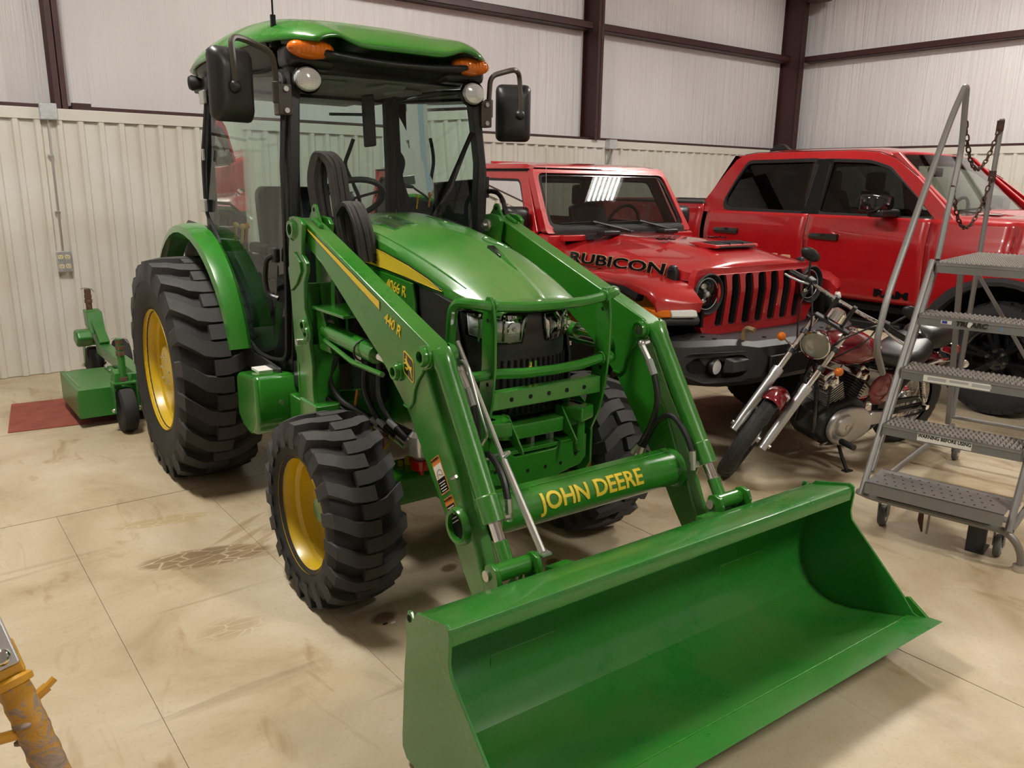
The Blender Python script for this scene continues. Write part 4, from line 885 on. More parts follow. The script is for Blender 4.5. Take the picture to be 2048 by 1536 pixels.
# sleeved hose bundle looping from the loader valve up over the hood shoulder
def bundle(P, r, w):
    P = fillet([Vector(p) for p in P], .09, 6); 
    g = G()
    for k in range(8):
        a = 2*pi*k/8
        g.tube([p+Vector((cos(a)*w*.5, sin(a)*w, 0)) for p in P], r, 6)
    return g
bm_ = paint('woven_sleeve', (.02, .017, .013, 1), .75, vary=.4, scale=60)
bundle([(1.50, -.33, 1.0), (1.50, -.34, 1.30), (1.45, -.36, 1.52), (1.38, -.36, 1.78), (1.33, -.40, 1.83), (1.32, -.43, 1.72), (1.36, -.42, 1.5), (1.42, -.40, 1.25), (1.46, -.38, 1.1)], .016, .032).build('hose_bundle', bm_, TR)
bundle([(1.62, -.325, 1.36), (1.60, -.34, 1.52), (1.52, -.35, 1.62), (1.44, -.36, 1.56), (1.40, -.37, 1.36), (1.42, -.38, 1.1)], .014, .03).build('hose_bundle', bm_, TR)
for i, P in enumerate([[(1.52, -.48, .93), (1.47, -.52, .84), (1.52, -.52, .75), (1.66, -.46, .70), (1.85, -.42, .68)], [(1.55, -.46, .94), (1.52, -.50, .82), (1.62, -.48, .74), (1.78, -.44, .72), (1.95, -.40, .66)], [(1.72, -.40, .98), (1.74, -.43, .82), (1.86, -.43, .72), (2.0, -.40, .66)], [(1.80, -.38, .95), (1.84, -.41, .80), (1.95, -.41, .72), (2.06, -.38, .66)]]):
    G().tube(P, .013, 8, fil=.06).build('hose', HOSE, TR); e_ = Vector(P[-1]); d_ = (e_-Vector(P[-2])).normalized()
    G().cyl(e_-d_*.01, e_+d_*.05, .016, 8).build('hose_fitting', STEEL, TR); G().cyl(e_-d_*.14, e_-d_*.09, .0145, 8).build('hose_band', paint('band_grey', (.4, .42, .45, 1), .5), TR)
G().tube([(1.66, -.42, .80), (1.66, -.44, .70), (1.70, -.44, .66)], .006, 6).ball((1.72, -.44, .65), (.035, .02, .022), 10, 7).build('plug_orange', WARN_O, TR)
G().tube([(1.80, -.42, .68), (1.82, -.44, .60), (1.88, -.43, .56), (1.92, -.40, .62)], .005, 6).ball((1.84, -.44, .58), (.025, .02, .025), 10, 7).build('plug_yellow', YELLOW, TR)
G().tube([(1.87, -.40, .70), (1.88, -.41, .50), (1.88, -.40, .34)], .004, 5).build('wire_red', SIGNRED, TR)
G().obox((1.72, -.44, .965), (.05, .004, .05)).build('hose_tag', PAPER, TR)
# ================================================================== helpers for panels with openings
from mathutils.geometry import tessellate_polygon
def holed(loops, f):
    """panel with openings: loops[0] outline, the rest holes; f(u, v, d) gives the near (d=0) and far (d=1) face"""
    g = G(); flat = [p for L in loops for p in L]; n = len(flat)
    tri = tessellate_polygon([[Vector((u, v, 0)) for u, v in L] for L in loops])
    g.v = [tuple(f(u, v, 0)) for u, v in flat]+[tuple(f(u, v, 1)) for u, v in flat]
    g.f = [tuple(t) for t in tri]+[tuple(i+n for i in reversed(t)) for t in tri]
    o = 0
    for L in loops:
        m = len(L)
        g.f += [(o+i, o+(i+1) % m, n+o+(i+1) % m, n+o+i) for i in range(m)]; o += m
    return g
def rp(pts, r, seg=3): return [(p.x, p.y) for p in fillet([Vector((a, b, 0)) for a, b in pts], r, seg, True)]
def road_tyre(R, w, rim, nl):
    g = G(); hw = w/2
    half = [(rim-.005, .78), (rim+.015, .9), ((rim+R)/2, 1.0), (R-.045, .97), (R-.018, .86), (R-.014, .4)]
    g.lathe([(r, -hw*t) for r, t in half]+[(r, hw*t) for r, t in reversed(half)], n=60)
    pit = 2*pi/nl
    for i in range(nl):
        for row, (t0, t1, o) in enumerate(((-.97, -.5, 0), (-.42, -.04, .5), (.04, .42, 0), (.5, .97, .5))):
            th = (i+o)*pit; ha = pit*.36; vs = []
            for t in (t0, t1):
                ro = R-(.022 if abs(t) > .9 else 0)
                for r, q in ((ro, ha), (ro, -ha), (ro-.025, -ha*1.1), (ro-.025, ha*1.1)):
                    a = th+q+.12*pit*t*4; vs.append((r*cos(a), hw*t, r*sin(a)))
            g.add(vs, [(0, 1, 2, 3), (7, 6, 5, 4)]+[(k, (k+1) % 4, 4+(k+1) % 4, 4+k) for k in range(4)])
    return g
def alloy(R, y0, n, dark):
    g = G().lathe([(R, y0-.01), (R-.006, y0-.016), (R-.02, y0-.008), (R-.03, y0+.05), (R-.03, y0+.2)], n=44)
    for i in range(n):
        a = 2*pi*i/n
        for da in (-.12, .12):
            p = Vector((cos(a+da*.3)*.05, y0+.012, sin(a+da*.3)*.05)); q = Vector((cos(a+da)*(R-.02), y0+.0, sin(a+da)*(R-.02)))
            g.bar(p, q, .026, .03, up=(0, 1, 0))
    g.lathe([(.0005, y0+.09), (R-.03, y0+.09)], n=32)
    g.lathe([(.0005, y0-.008), (.03, y0-.006), (.034, y0+.0), (.085, y0+.004), (.09, y0+.03)], n=24)
    return g
# ================================================================== RED OFF-ROADER  (origin on the floor below the headlamps)
JP = thing('off_road_suv', 'red off-road SUV with seven-slot grille and black steel bumper', 'car', (4.57, 3.28, 0), -1.604)
BUMP = paint('bumper_powdercoat', (.022, .022, .024, 1), .5, bump=.25, bscale=400)
TRIM = paint('textured_black_trim', (.025, .026, .028, 1), .6)
SEATM = paint('seat_cloth', (.02, .02, .021, 1), .8)
# hood
HXs = [-1.30, -1.1, -.85, -.6, -.4, -.25, -.12, -.03, .02]
def jh(x, v):
    s = v*2-1; a = abs(s); sg = -1 if s < 0 else 1
    w = interp([(-1.3, .715), (-.6, .675), (-.12, .63), (.02, .60)], x); zc = sinterp([(-1.3, 1.325), (-.8, 1.318), (-.4, 1.295), (-.12, 1.262), (-.03, 1.24), (.02, 1.205)], x)
    zs = interp([(-1.3, 1.255), (-.5, 1.225), (-.12, 1.20), (.02, 1.175)], x); zb = interp([(-1.3, 1.155), (0, 1.12)], x)
    if a > .8: t = (a-.8)/.2; return (x, sg*(w+.008*t), zs+(zb-zs)*t)
    t = a/.8; y = w*t*.985 if t < .96 else w*t
    bulge = .03*(1/(1+math.exp((abs(y)-.30)/.022)))*min(1, max(0, (-x-.02)/.2))
    return (x, sg*y, zc+(zs-zc)*t**3-.0+bulge-.012)
G().grid(lambda u, v: jh(HXs[int(round(u*8))], v), 8, 60).build('hood', RED, JP, thick=.01, off=-1, ang=40)
# scoop
G().prism([(-.30, 1.295), (-.18, 1.30), (-.19, 1.322), (-.36, 1.335), (-.44, 1.325)], -.22, .22).build('hood_scoop', RED, JP, bevel=.008)
G().prism([(-.31, 1.324), (-.195, 1.3), (-.175, 1.302), (-.20, 1.325), (-.33, 1.337)], -.185, .185).build('scoop_opening', BLACKM, JP, bevel=.004)
for y in (-.07, .06): G().box(-.30, -.19, y-.004, y+.004, 1.30, 1.335).build('scoop_fin', TRIM, JP)
for s in (-1, 1):
    lettering('RUBICON', .098, BLACKG, JP, (-.66, s*.688, 1.187), (-1, .0756, .02) if s > 0 else (1, .0756, -.02), (0, 0, 1), bold=.02, xs=2.05, shear=.12, depth=.003, off=.004)
    lettering('RUBICON', .098, paint('letter_outline', (.55, .42, .25, 1), .5), JP, (-.66, s*.688, 1.187), (-1, .0756, .02) if s > 0 else (1, .0756, -.02), (0, 0, 1), name='letter_outline', bold=.055, xs=2.05, shear=.12, depth=.001, off=.001)
    lettering('392', .07, BLACKG, JP, (-.60, s*.265, 1.337), (-.25*s, -s*.25*s, .0) if False else (.3, .95, 0), (-.95, .3, .05), bold=.03, xs=1.3, depth=.004, name='badge')
    # hood latch
    H = G().prism([(-.19, 1.10), (-.105, 1.10), (-.10, 1.17), (-.125, 1.215), (-.165, 1.215), (-.19, 1.17)], s*.635, s*.675).build('hood_latch', BLACK, JP, bevel=.012)
    G().prism([(-.165, 1.13), (-.13, 1.13), (-.13, 1.19), (-.165, 1.19)], s*.673, s*.684).build('latch_loop', BLACKG, H, bevel=.006)
    G().obox((-1.13 if s < 0 else -1.15, s*.32, 1.352), (.10, .16, .035)).build('hood_nozzle', BLACK, JP, bevel=.012)
    G().obox((-1.28, s*.55, 1.325), (.03, .14, .016)).build('hood_hinge', RED, JP, bevel=.004)
# grille panel
GO = rp([(-.62, 1.20), (.62, 1.20), (.655, 1.10), (.65, 1.0), (.58, .86), (.52, .765), (.44, .745), (-.44, .745), (-.52, .765), (-.58, .86), (-.65, 1.0), (-.655, 1.10)], .06)
slots = [rp([(-.394+.1315*k-.040, 1.155), (-.394+.1315*k+.036, 1.16), (-.394+.1315*k+.043, 1.05), (-.394+.1315*k+.040, .826), (-.394+.1315*k-.036, .83), (-.394+.1315*k-.044, 1.05)], .022, 2) for k in range(7)]
lampc = [[(sy*.527+.116*cos(2*pi*i/28), 1.045+.116*sin(2*pi*i/28)) for i in range(28)] for sy in (-1, 1)]
gx = lambda y, z: .03+.018*math.exp(-((z-1.05)/.09)**2)*1-.05*max(0, abs(y)-.45)
GP = holed([GO]+slots+lampc, lambda u, v, d: (gx(u, v)-.05*d, u, v)).build('grille', RED, JP, bevel=.006, ang=30)
for k, L in enumerate(slots):
    c = -.394+.1315*k
    G().prism([(y*1, z) for y, z in L], -.035, -.03, 'x').build('grille_slot', BLACKM, GP)
    L2 = [(c+(y-c)*.86, .99+(z-.99)*.985) for y, z in L]
    holed([L, L2], lambda u, v, d: (gx(u, v)-.012-.035*d, u, v)).build('slot_frame', TRIM, GP)
    for q in range(8):
        z0 = .85+.038*q; G().tube([(-.012, c-.034, z0), (-.006, c-.012, z0+.012), (-.006, c+.012, z0+.005), (-.012, c+.034, z0+.016)], .0022, 4).build('slot_mesh', BLACK, GP)
for sy in (-1, 1):
    c = (gx(sy*.5, 1.045), sy*.527, 1.045)
    B_ = G().lathe([(.128, -.004), (.13, .010), (.124, .014), (.118, .008), (.112, -.02), (.102, -.055), (.1, -.056)], c, (1, 0, 0), 36).build('headlight_bezel', TRIM, JP)
    G().lathe([(.0005, -.03), (.06, -.035), (.1, -.05)], c, (1, 0, 0), 28).build('headlight_back', BLACKG, B_)
    for z, rr in ((.045, .034), (-.048, .03)): G().ball((c[0]-.03, c[1], c[2]+z), (.02, rr*1.5, rr), 16, 9).build('led_lens', CHROME, B_)
    for z in (.006, -.012): G().box(c[0]-.03, c[0]-.012, c[1]-.085, c[1]+.085, c[2]+z-.004, c[2]+z+.004).build('lamp_bar', BLACKG, B_)
    G().ball((c[0]-.016, c[1], c[2]-.002), .022, 12, 8).build('projector', CLEAR, B_)
    G().lathe([(.098, -.012), (.102, -.01), (.098, -.006), (.094, -.01)], c, (1, 0, 0), 32).build('halo_ring', paint('halo', (.4, .42, .43, 1), .25), B_)
    G().lathe([(.0005, -.002), (.06, -.004), (.1, -.01)], c, (1, 0, 0), 28).build('headlight_lens', LENS_GLASS, B_)
    # fender flare: arch with lamp strip
    secs = []
    path = [(.150, 1.005, .0), (.09, 1.055, 0), (-.03, 1.10, 0), (-.25, 1.135, 0), (-.55, 1.15, 0), (-.80, 1.13, 0), (-.98, 1.0, 0), (-1.10, .80, 0)]
    for i, (x, z, _) in enumerate(path):
        o_, i_ = (.955 if i > 0 else .945), .60
        t = .035
        dz = .05
        sw = max(0, .13-.05*i); i_ = .69 if i < 2 else .62
        secs.append([(x, sy*i_, z+.01), (x-sw*.75, sy*(o_-.06), z+.004), (x-sw*.95, sy*(o_-.015), z-.012), (x-sw, sy*o_, z-.04), (x-.01-sw, sy*o_, z-.055), (x-.02, sy*i_, z-.05)])
    FL = G().loft(secs).build('fender', RED, JP, ang=45)
    tr_ = [[(x-.01-.1*(i == 0), sy*.90, z-.055), (x-.005-.1*(i == 0), sy*.962, z-.045), (x-.02-.1*(i == 0), sy*.966, z-.08), (x-.045-.1*(i == 0), sy*.93, z-.10), (x-.045-.1*(i == 0), sy*.88, z-.10)] for i, (x, z, _) in enumerate(path[2:])]
    G().loft(tr_).build('fender_trim', TRIM, FL, ang=40)
    G().loft([[(x-k, sy*y, z) for x, z in ((.06, .962), (.115, .955), (.145, .90), (.125, .872), (-.02, .868), (-.1, .90), (-.1, .962))] for y, k in ((.69, 0), (.78, .035), (.90, .10), (.955, .14))]).build('fender_nose', TRIM, FL, bevel=.012)
    G().loft([[(x-k, sy*y, z) for x, z in ((.08, .975), (.153, .97), (.163, .935), (.153, .925), (.08, .925))] for y, k in ((.73, .012), (.80, .045), (.87, .085))]).build('daytime_lamp', WHITE, FL, bevel=.006)
    G().loft([[(x-k, sy*y, z) for x, z in ((.05, .98), (.153, .972), (.163, .935), (.153, .922), (.05, .92))] for y, k in ((.875, .088), (.93, .125), (.966, .17))]).build('turn_signal', AMBER, FL, bevel=.008)
    G().prism([(-.02, .97), (.10, .96), (.10, .85), (-.02, .85)], sy*.62, sy*.64).build('inner_fender', BLACKM, FL)
    # body side between cowl and door, pillars and doors
    G().prism([(-1.29, 1.155), (-.10, 1.12), (-.08, .90), (-.95, .60), (-1.35, .60), (-1.35, 1.16)], sy*.60, sy*.685).build('body_side', RED, JP, bevel=.008)
    G().prism([(-1.28, 1.335), (-1.28, 1.15), (-1.42, 1.15), (-1.42, 1.345)], sy*.60, sy*.765).build('cowl_side', RED, JP, bevel=.015)
    for x0, x1 in ((-1.43, -2.47), (-2.49, -3.40)):
        G().prism([(x0, .62), (x0, 1.36), (x1, 1.36), (x1, .62)], sy*.74, sy*.79).build('door', RED, JP, bevel=.012)
        G().obox(((x0+x1*3)/4, sy*.80, 1.24), (.16, .03, .04)).build('door_handle', BLACK, JP, bevel=.01)
    G().prism([(-3.42, .75), (-3.42, 1.36), (-4.25, 1.36), (-4.25, .85)], sy*.70, sy*.78).build('quarter_panel', RED, JP, bevel=.012)
    # side greenhouse: one frame with openings
    gw = lambda z: .765-.085*(z-1.36)/.46
    fo = [(-1.42, 1.35), (-1.68, 1.80), (-4.22, 1.82), (-4.25, 1.35)]
    w1 = rp([(-1.56, 1.375), (-1.75, 1.735), (-2.40, 1.745), (-2.40, 1.375)], .04); w2 = rp([(-2.54, 1.375), (-2.54, 1.745), (-3.32, 1.745), (-3.36, 1.375)], .04); w3 = rp([(-3.5, 1.375), (-3.5, 1.745), (-4.15, 1.745), (-4.17, 1.375)], .04)
    SG = holed([fo, w1, w2, w3], lambda u, v, d: (u, sy*(gw(v)-.03*d), v)).build('side_frame', RED, JP, bevel=.006)
    for i, w_ in enumerate((w1, w2, w3)):
        w_o = w_; cx_ = sum(p[0] for p in w_)/len(w_); cz_ = sum(p[1] for p in w_)/len(w_)
        holed([w_, [(cx_+(x-cx_)*.955, cz_+(z-cz_)*.91) for x, z in w_]], lambda u, v, d: (u, sy*(gw(v)-.006-.02*d), v)).build('window_seal', BLACK, SG)
        G().add([(x, sy*(gw(z)-.015), z) for x, z in w_], [tuple(range(len(w_)))]).build('side_glass', MID_GLASS, SG, smooth=False)
    # mirrors, seats
    mm = G().loft([[(x, sy*y, z) for y, z in rrect(.86-k*.09, .86+k*.11, 1.44-k*.075, 1.44+k*.095, .03, 3)] for x, k in ((-1.62, .9), (-1.58, 1), (-1.52, .95), (-1.48, .6))]).build('mirror', BLACK, JP, ang=50)
    G().add([(-1.622, sy*y, z) for y, z in rrect(.79, .95, 1.385, 1.515, .025, 3)], [tuple(range(16))]).build('mirror_glass', CHROME, mm, smooth=False)
    G().bar((-1.56, sy*.74, 1.39), (-1.56, sy*.82, 1.40), .05, .03).build('mirror_arm', BLACK, mm)
    sc = G().loft([[(x, sy*(.37+q), z) for x, z in ((-2.15, .95), (-1.70, .97), (-1.65, 1.08), (-2.12, 1.08))] for q in (-.24, .24)]); sc.loft([[(x, sy*(.37+q*k), z) for x, z, k in ((-2.12, 1.05, 1), (-2.02, 1.05, 1), (-2.16, 1.52, .8), (-2.24, 1.52, .8))] for q in (-.24, .24)]); sc.obox((-2.22, sy*.37, 1.61), (.10, .26, .18)); sc.build('seat', SEATM, JP, bevel=.03)
    sc = G().box(-3.2, -3.08, sy*.37-.25, sy*.37+.25, 1.0, 1.55).build('rear_seat', SEATM, JP, bevel=.04)
    G().tube([(-2.45, sy*.62, 1.0), (-2.5, sy*.60, 1.74), (-3.9, sy*.6, 1.74)], .03, 8, fil=.1).build('roll_bar', BLACK, JP)
# windscreen frame
WB, WT = (-1.315, 1.355), (-1.60, 1.815)
def wsx(z): return WB[0]+(WT[0]-WB[0])*(z-WB[1])/(WT[1]-WB[1])
fo = rp([(-.765, 1.345), (.765, 1.345), (.70, 1.80), (.66, 1.835), (-.66, 1.835), (-.70, 1.80)], .03)
fh = rp([(-.715, 1.385), (.715, 1.385), (.665, 1.782), (-.665, 1.782)], .055)
WF = holed([fo, fh], lambda u, v, d: (wsx(v)+.01*(1-(u/.75)**2)-.07*d, u, v)).build('windscreen_frame', RED, JP, bevel=.014, seg=3)
holed([fh, [(y*.95, 1.585+(z-1.585)*.90) for y, z in fh]], lambda u, v, d: (wsx(v)-.012-.004*d, u, v)).build('windscreen_border', BLACKG, WF)
G().add([(wsx(z)-.016, y, z) for y, z in fh], [tuple(range(len(fh)))]).build('windscreen', CAR_GLASS, WF, smooth=False)
for y0, y1, y2 in ((.02, -.62, -.33), (.50, -.14, .16)):
    G().tube([(-1.27, y0, 1.355), (wsx(1.42)+.03, y2+.02, 1.425)], .010, 6).build('wiper_arm', BLACK, JP); G().tube([(wsx(1.41)+.012, y1, 1.413), (wsx(1.43)+.015, y2+.1, 1.423)], .009, 6).build('wiper_blade', BLACKM, JP)
    G().obox((-1.255, y0, 1.345), (.05, .04, .025)).build('wiper_base', BLACK, JP, bevel=.006)
G().box(-1.33, -1.24, -.66, .66, 1.29, 1.335).build('cowl', RED, JP, bevel=.008); G().box(-1.25, -1.2, -.45, .45, 1.30, 1.342).build('cowl_grille', TRIM, JP)
# roof
RF = [(-1.60, 1.80), (-1.63, 1.842), (-1.72, 1.862), (-2.6, 1.872), (-4.1, 1.862), (-4.25, 1.82), (-4.25, 1.79)]
secs = [[(x, y, z-dz*(1 if z > 1.83 else 0)) for x, z in RF] for y, dz in ((-.69, .045), (-.655, .015), (-.5, 0), (.5, 0), (.655, .015), (.69, .045))]
G().loft(secs).build('roof', RED, JP, ang=30)
for s in (-1, 1): G().tube([(-1.64, s*.694, 1.806), (-4.2, s*.694, 1.812)], .009, 6).build('roof_gutter', BLACKM, JP)
G().box(-2.3, -2.285, -.6, .6, 1.862, 1.878).build('roof_seam', RED, JP, bevel=.004)
# body centre, floor, rear
G().box(-4.25, -4.18, -.76, .76, .7, 1.36).box(-4.24, -4.2, -.70, .70, 1.36, 1.45).box(-4.24, -4.2, -.70, -.55, 1.45, 1.8).box(-4.24, -4.2, .55, .70, 1.45, 1.8).build('tailgate', RED, JP, bevel=.01)
G().box(-4.2, -1.3, -.74, .74, .58, .70).box(-1.3, -.03, -.56, .56, .58, 1.1).build('underbody', BLACKM, JP)
G().box(-1.62, -1.30, -.70, .70, 1.05, 1.40).build('dashboard', SEATM, JP, bevel=.04)
G().tube([(-1.72+.18*sin(2*pi*i/24)*.25, .37+.18*cos(2*pi*i/24), 1.36+.175*sin(2*pi*i/24)) for i in range(24)], .014, 6, closed=True).build('steering_wheel', SEATM, JP)
G().obox((-1.70, 0, 1.70), (.02, .26, .07)).tube([(-1.63, 0, 1.76), (-1.69, 0, 1.71)], .012, 6).build('inside_mirror', BLACK, JP, bevel=.008)
# bumper
bs = lambda y: interp([(0, .40), (.35, .39), (.5, .34), (.62, .30), (.80, .25), (.93, .13)], abs(y))
secs = []
for y in (-.955, -.93, -.85, -.70, -.62, -.52, -.40, 0, .40, .52, .62, .70, .85, .93, .955):
    a = abs(y); xf = bs(y); k = .80 if a > .94 else 1; zt = interp([(0, .775), (.42, .775), (.55, .80), (.96, .79)], a); zb = interp([(0, .52), (.6, .50), (.96, .54)], a)
    if a > .94: zt -= .02; zb += .03
    secs.append([(.0, y, zt), (xf-.06, y, zt), (xf-.01, y, zt-.03), (xf, y, zt-.09), (xf-.01, y, zb+.05), (xf-.05, y, zb), (0, y, zb+.02)])
BM = G().loft(secs).build('bumper', BUMP, JP, ang=22)
G().box(.385, .405, -.32, .32, .56, .69).build('bumper_centre_panel', BUMP, BM, bevel=.008)
for sy in (-1, 1):
    # recessed lamp pocket with raised surround
    po = rp([(.50, .735), (.86, .73), (.92, .66), (.90, .60), (.78, .545), (.50, .545), (.46, .60), (.46, .69)], .03); pi_ = rp([(.53, .715), (.83, .708), (.875, .655), (.86, .615), (.76, .575), (.53, .575), (.49, .61), (.49, .68)], .025)
    holed([po, pi_], lambda u, v, d: (bs(u)+.022-.03*d, sy*u, v)).build('lamp_surround', BUMP, BM, bevel=.008)
    G().add([(bs(y)+.004, sy*y, z) for y, z in pi_], [tuple(range(len(pi_)))]).build('lamp_pocket', BLACKM, BM, smooth=False)
    c = (bs(.70)+.012, sy*.70, .645)
    fg = G().lathe([(.048, .02), (.052, .012), (.05, -.02)], c, (1, 0, 0), 24).build('fog_light_ring', BLACK, BM)
    G().lathe([(.0005, .012), (.02, .011), (.045, .006)], c, (1, 0, 0), 20).build('fog_light', REFLECT, fg)
    G().prism([(c[0]+.03, .70), (c[0]+.10, .69), (c[0]+.10, .62), (c[0]+.01, .60)], sy*.51, sy*.655).build('pocket_step', BUMP, BM, bevel=.008)
    for x, y in ((.10, .86), (.12, .76), (.13, .65), (.22, .645), (.24, .42), (.26, .22)):
        zt = interp([(0, .775), (.42, .775), (.55, .80), (.96, .79)], y); G().cyl((x, sy*y, zt-.002), (x, sy*y, zt+.008), .013, 8).build('bumper_bolt', BLACK, BM)
    G().tube([(.28, sy*.45, .77), (.285, sy*.45, .845), (.31, sy*.45, .862), (.36, sy*.45, .855)], .017, 8, fil=.03).build('tow_hook', paint('bronze_hook', (.33, .24, .13, 1), .4, metal=.5), BM)
# wheels
jt = road_tyre(.425, .30, .225, 34).mesh('tyre', RUBBER, ang=30); ja = alloy(.23, -.12, 8, 1).mesh('wheel', BLACK, ang=30)
for x in (-.44, -3.45):
    for sy, rz in ((-1, 0), (1, pi)):
        o = bpy.data.objects.new('wheel', ja); COL.objects.link(o); o.parent = JP; o.location = (x, sy*.80, .42); o.rotation_euler = (0, 0, rz)
        t = bpy.data.objects.new('tyre', jt); COL.objects.link(t); t.parent = o
G().box(-.5, -.38, -.7, .7, .36, .48).box(-3.5, -3.38, -.7, .7, .36, .48).build('axle', BLACKM, JP)
G().tube([(-1.40, -.70, 1.30), (-1.41, -.71, 1.95)], .0022, 5).build('antenna', paint('mast_steel', (.5, .4, .35, 1), .4, metal=.5), JP)
# ================================================================== RED PICKUP  (origin on the floor below the front axle)
RM = thing('pickup_truck', 'red crew-cab pickup truck with black wheels and flares', 'truck', (7.562, 2.543, 0), -1.569)
RED2 = paint('red_truck_paint', (.44, .008, .013, 1), .28, coat=1, coat_rough=.03, vary=.05)
def by(z, x=-2): 
    b = interp([(.70, .925), (.80, .958), (.95, .972), (1.18, .982), (1.27, .988), (1.35, .975), (1.47, .945)], z)
    fl = .05*math.exp(-((x-0)/.62)**4)+.05*math.exp(-((x+3.69)/.62)**4)
    return b+fl*interp([(.7, 1), (1.1, 1), (1.25, .55), (1.32, .0)], z)
AR = .55
def ah(z): return math.sqrt(max(.0, AR**2-(z-.48)**2)) if z-.48 < AR else 0
def zrow(v, lo): return lo+(1.47-lo)*v
for s in (-1, 1):
    def seg(x0, x1, lo, n=14):
        def f(u, v):
            z = zrow(v, lo); a0 = x0(z); a1 = x1(z); x = a0+(a1-a0)*u; return (x, s*by(z, x), z)
        return G().grid(f, n, 18)
    front = seg(lambda z: ah(z) if z < 1.03 else 0, lambda z: .95-.12*max(0, z-1.2), .70)
    G().add(front.v, front.f).build('front_fender', RED2, RM, thick=.01, ang=45)
    seg(lambda z: -.62 if z > 1.0 else -.62, lambda z: -ah(z) if z < 1.03 else 0, .74, 8).build('fender_rear_part', RED2, RM, thick=.01, ang=45)
    for x0, x1, nm in ((-.625, -1.72, 'front_door'), (-1.728, -2.86, 'rear_door')):
        def f(u, v, x0=x0, x1=x1):
            z = zrow(v, .765); rear = x1
            if nm == 'rear_door': rear = x1 if z > .95 else max(x1, -3.69+ah(z)+.06 if z < 1.0 else x1)
            x = x0+(rear-x0)*u; return (x, s*by(z, x), z)
        D = G().grid(f, 16, 20).build(nm, RED2, RM, thick=.012, ang=45)
        hx = x1+.2 if nm == 'front_door' else x1+.28
        H = G().loft([[(hx+dx, s*(.985+o*k), 1.285+dz*k) for o, dz in ((0, -.022), (.03, -.024), (.042, 0), (.03, .024), (0, .022))] for dx, k in ((-.14, .8), (-.12, 1), (.10, 1.1), (.135, 1.15), (.14, .9))]).build('door_handle', BLACKG, D, ang=40)
        G().lathe([(.05, 0), (.04, -.01), (.0005, -.014)], (hx-.02, s*.984, 1.285), (0, s, 0), 20).build('handle_cup', RED2, D)
    lettering('RAM', .085, BLACKG, RM, (-.865, s*.972, .842), (1, 0, -.01) if s < 0 else (-1, 0, 0), (0, -.1*s*0, 1), bold=.04, xs=1.75, depth=.006, off=.004)
    # bed side
    G().grid(lambda u, v: (-2.95-1.9*u, s*by(.76+.76*v, -2.95-1.9*u)*(1 if 1 else 1), .76+.76*v) if True else 0, 20, 12)
    bs_ = G().grid(lambda u, v: (lambda z: (-2.92+(-3.69+ah(z)+2.92 if z < 1.03 else -.77)*u, s*by(min(z, 1.46)), z))(.76+.77*v), 8, 14)
    bs_.grid(lambda u, v: (lambda z: (-4.85+(-3.69-ah(z)+4.85 if z < 1.03 else 1.16)*u, s*by(min(z, 1.46)), z))(.76+.77*v), 8, 14)
    bs_.build('bed_side', RED2, RM, thick=.012, ang=45)
    G().box(-4.85, -2.92, min(s*.86, s*.955), max(s*.86, s*.955), 1.525, 1.55).build('bed_rail', TRIM, RM, bevel=.006)
    # wheel-arch flare and liner
    for cx in (0, -3.69):
        fl = []
        for i in range(19):
            a = rad(-5+i*190/18); r0, r1 = AR-.02, AR+.055
            yb = .99
            fl.append([(cx+r0*cos(a), s*(yb+.055), .48+r0*sin(a)), (cx+(r0+.03)*cos(a), s*(yb+.066), .48+(r0+.03)*sin(a)), (cx+r1*cos(a), s*(yb+.03), .48+r1*sin(a)), (cx+r1*cos(a), s*(yb-.03), .48+r1*sin(a)), (cx+r0*cos(a), s*(yb-.06), .48+r0*sin(a))])
        G().loft(fl).build('wheel_flare', TRIM, RM, ang=40)
        G().loft([[(cx+(AR-.01)*cos(rad(a)), s*y, .48+(AR-.01)*sin(rad(a))) for a in range(-10, 191, 20)] for y in (.98, .55)], closed=False).build('wheel_liner', BLACKM, RM)
    # greenhouse side with two windows
    gy = lambda z: interp([(1.45, .945), (1.6, .895), (1.8, .815), (1.95, .745), (2.03, .69)], z)
    fo = [(-3.02, 1.455), (-2.93, 1.58), (-2.77, 1.86), (-2.71, 1.96), (-2.64, 2.0), (-2.5, 2.02), (-1.5, 2.022), (-1.25, 2.0), (-1.08, 1.945), (-.85, 1.80), (-.60, 1.60), (-.44, 1.455)]
    w1 = rp([(-2.67, 1.485), (-2.70, 1.57), (-2.63, 1.77), (-2.56, 1.945), (-1.78, 1.955), (-1.76, 1.47)], .05); w2 = rp([(-1.66, 1.468), (-1.68, 1.95), (-1.30, 1.935), (-1.10, 1.88), (-.78, 1.63), (-.59, 1.455)], .04)
    SF = holed([fo, w1, w2], lambda u, v, d: (u, s*(gy(v)-.04*d), v)).build('cab_side', RED2, RM, bevel=.004, ang=30)
    for i, w_ in enumerate((w1, w2)):
        cx_ = sum(p[0] for p in w_)/len(w_); cz_ = sum(p[1] for p in w_)/len(w_); inn = [(cx_+(x-cx_)*.955, cz_+(z-cz_)*.90) for x, z in w_]
        holed([[(cx_+(x-cx_)*1.012, cz_+(z-cz_)*1.03) for x, z in w_], inn], lambda u, v, d: (u, s*(gy(v)+.008-.03*d), v)).build('window_seal', BLACK, SF)
        G().add([(x, s*(gy(z)-.012), z) for x, z in w_], [tuple(range(len(w_)))]).build('side_glass', DARK_GLASS if i == 0 else CAR_GLASS, SF, smooth=False)
    G().prism([(-1.80, 1.47), (-1.70, 1.955), (-1.60, 1.955), (-1.66, 1.47)], s*.0, s*.001)
    pp = [(-1.80, 1.475), (-1.81, 1.955), (-1.64, 1.955), (-1.63, 1.475)]
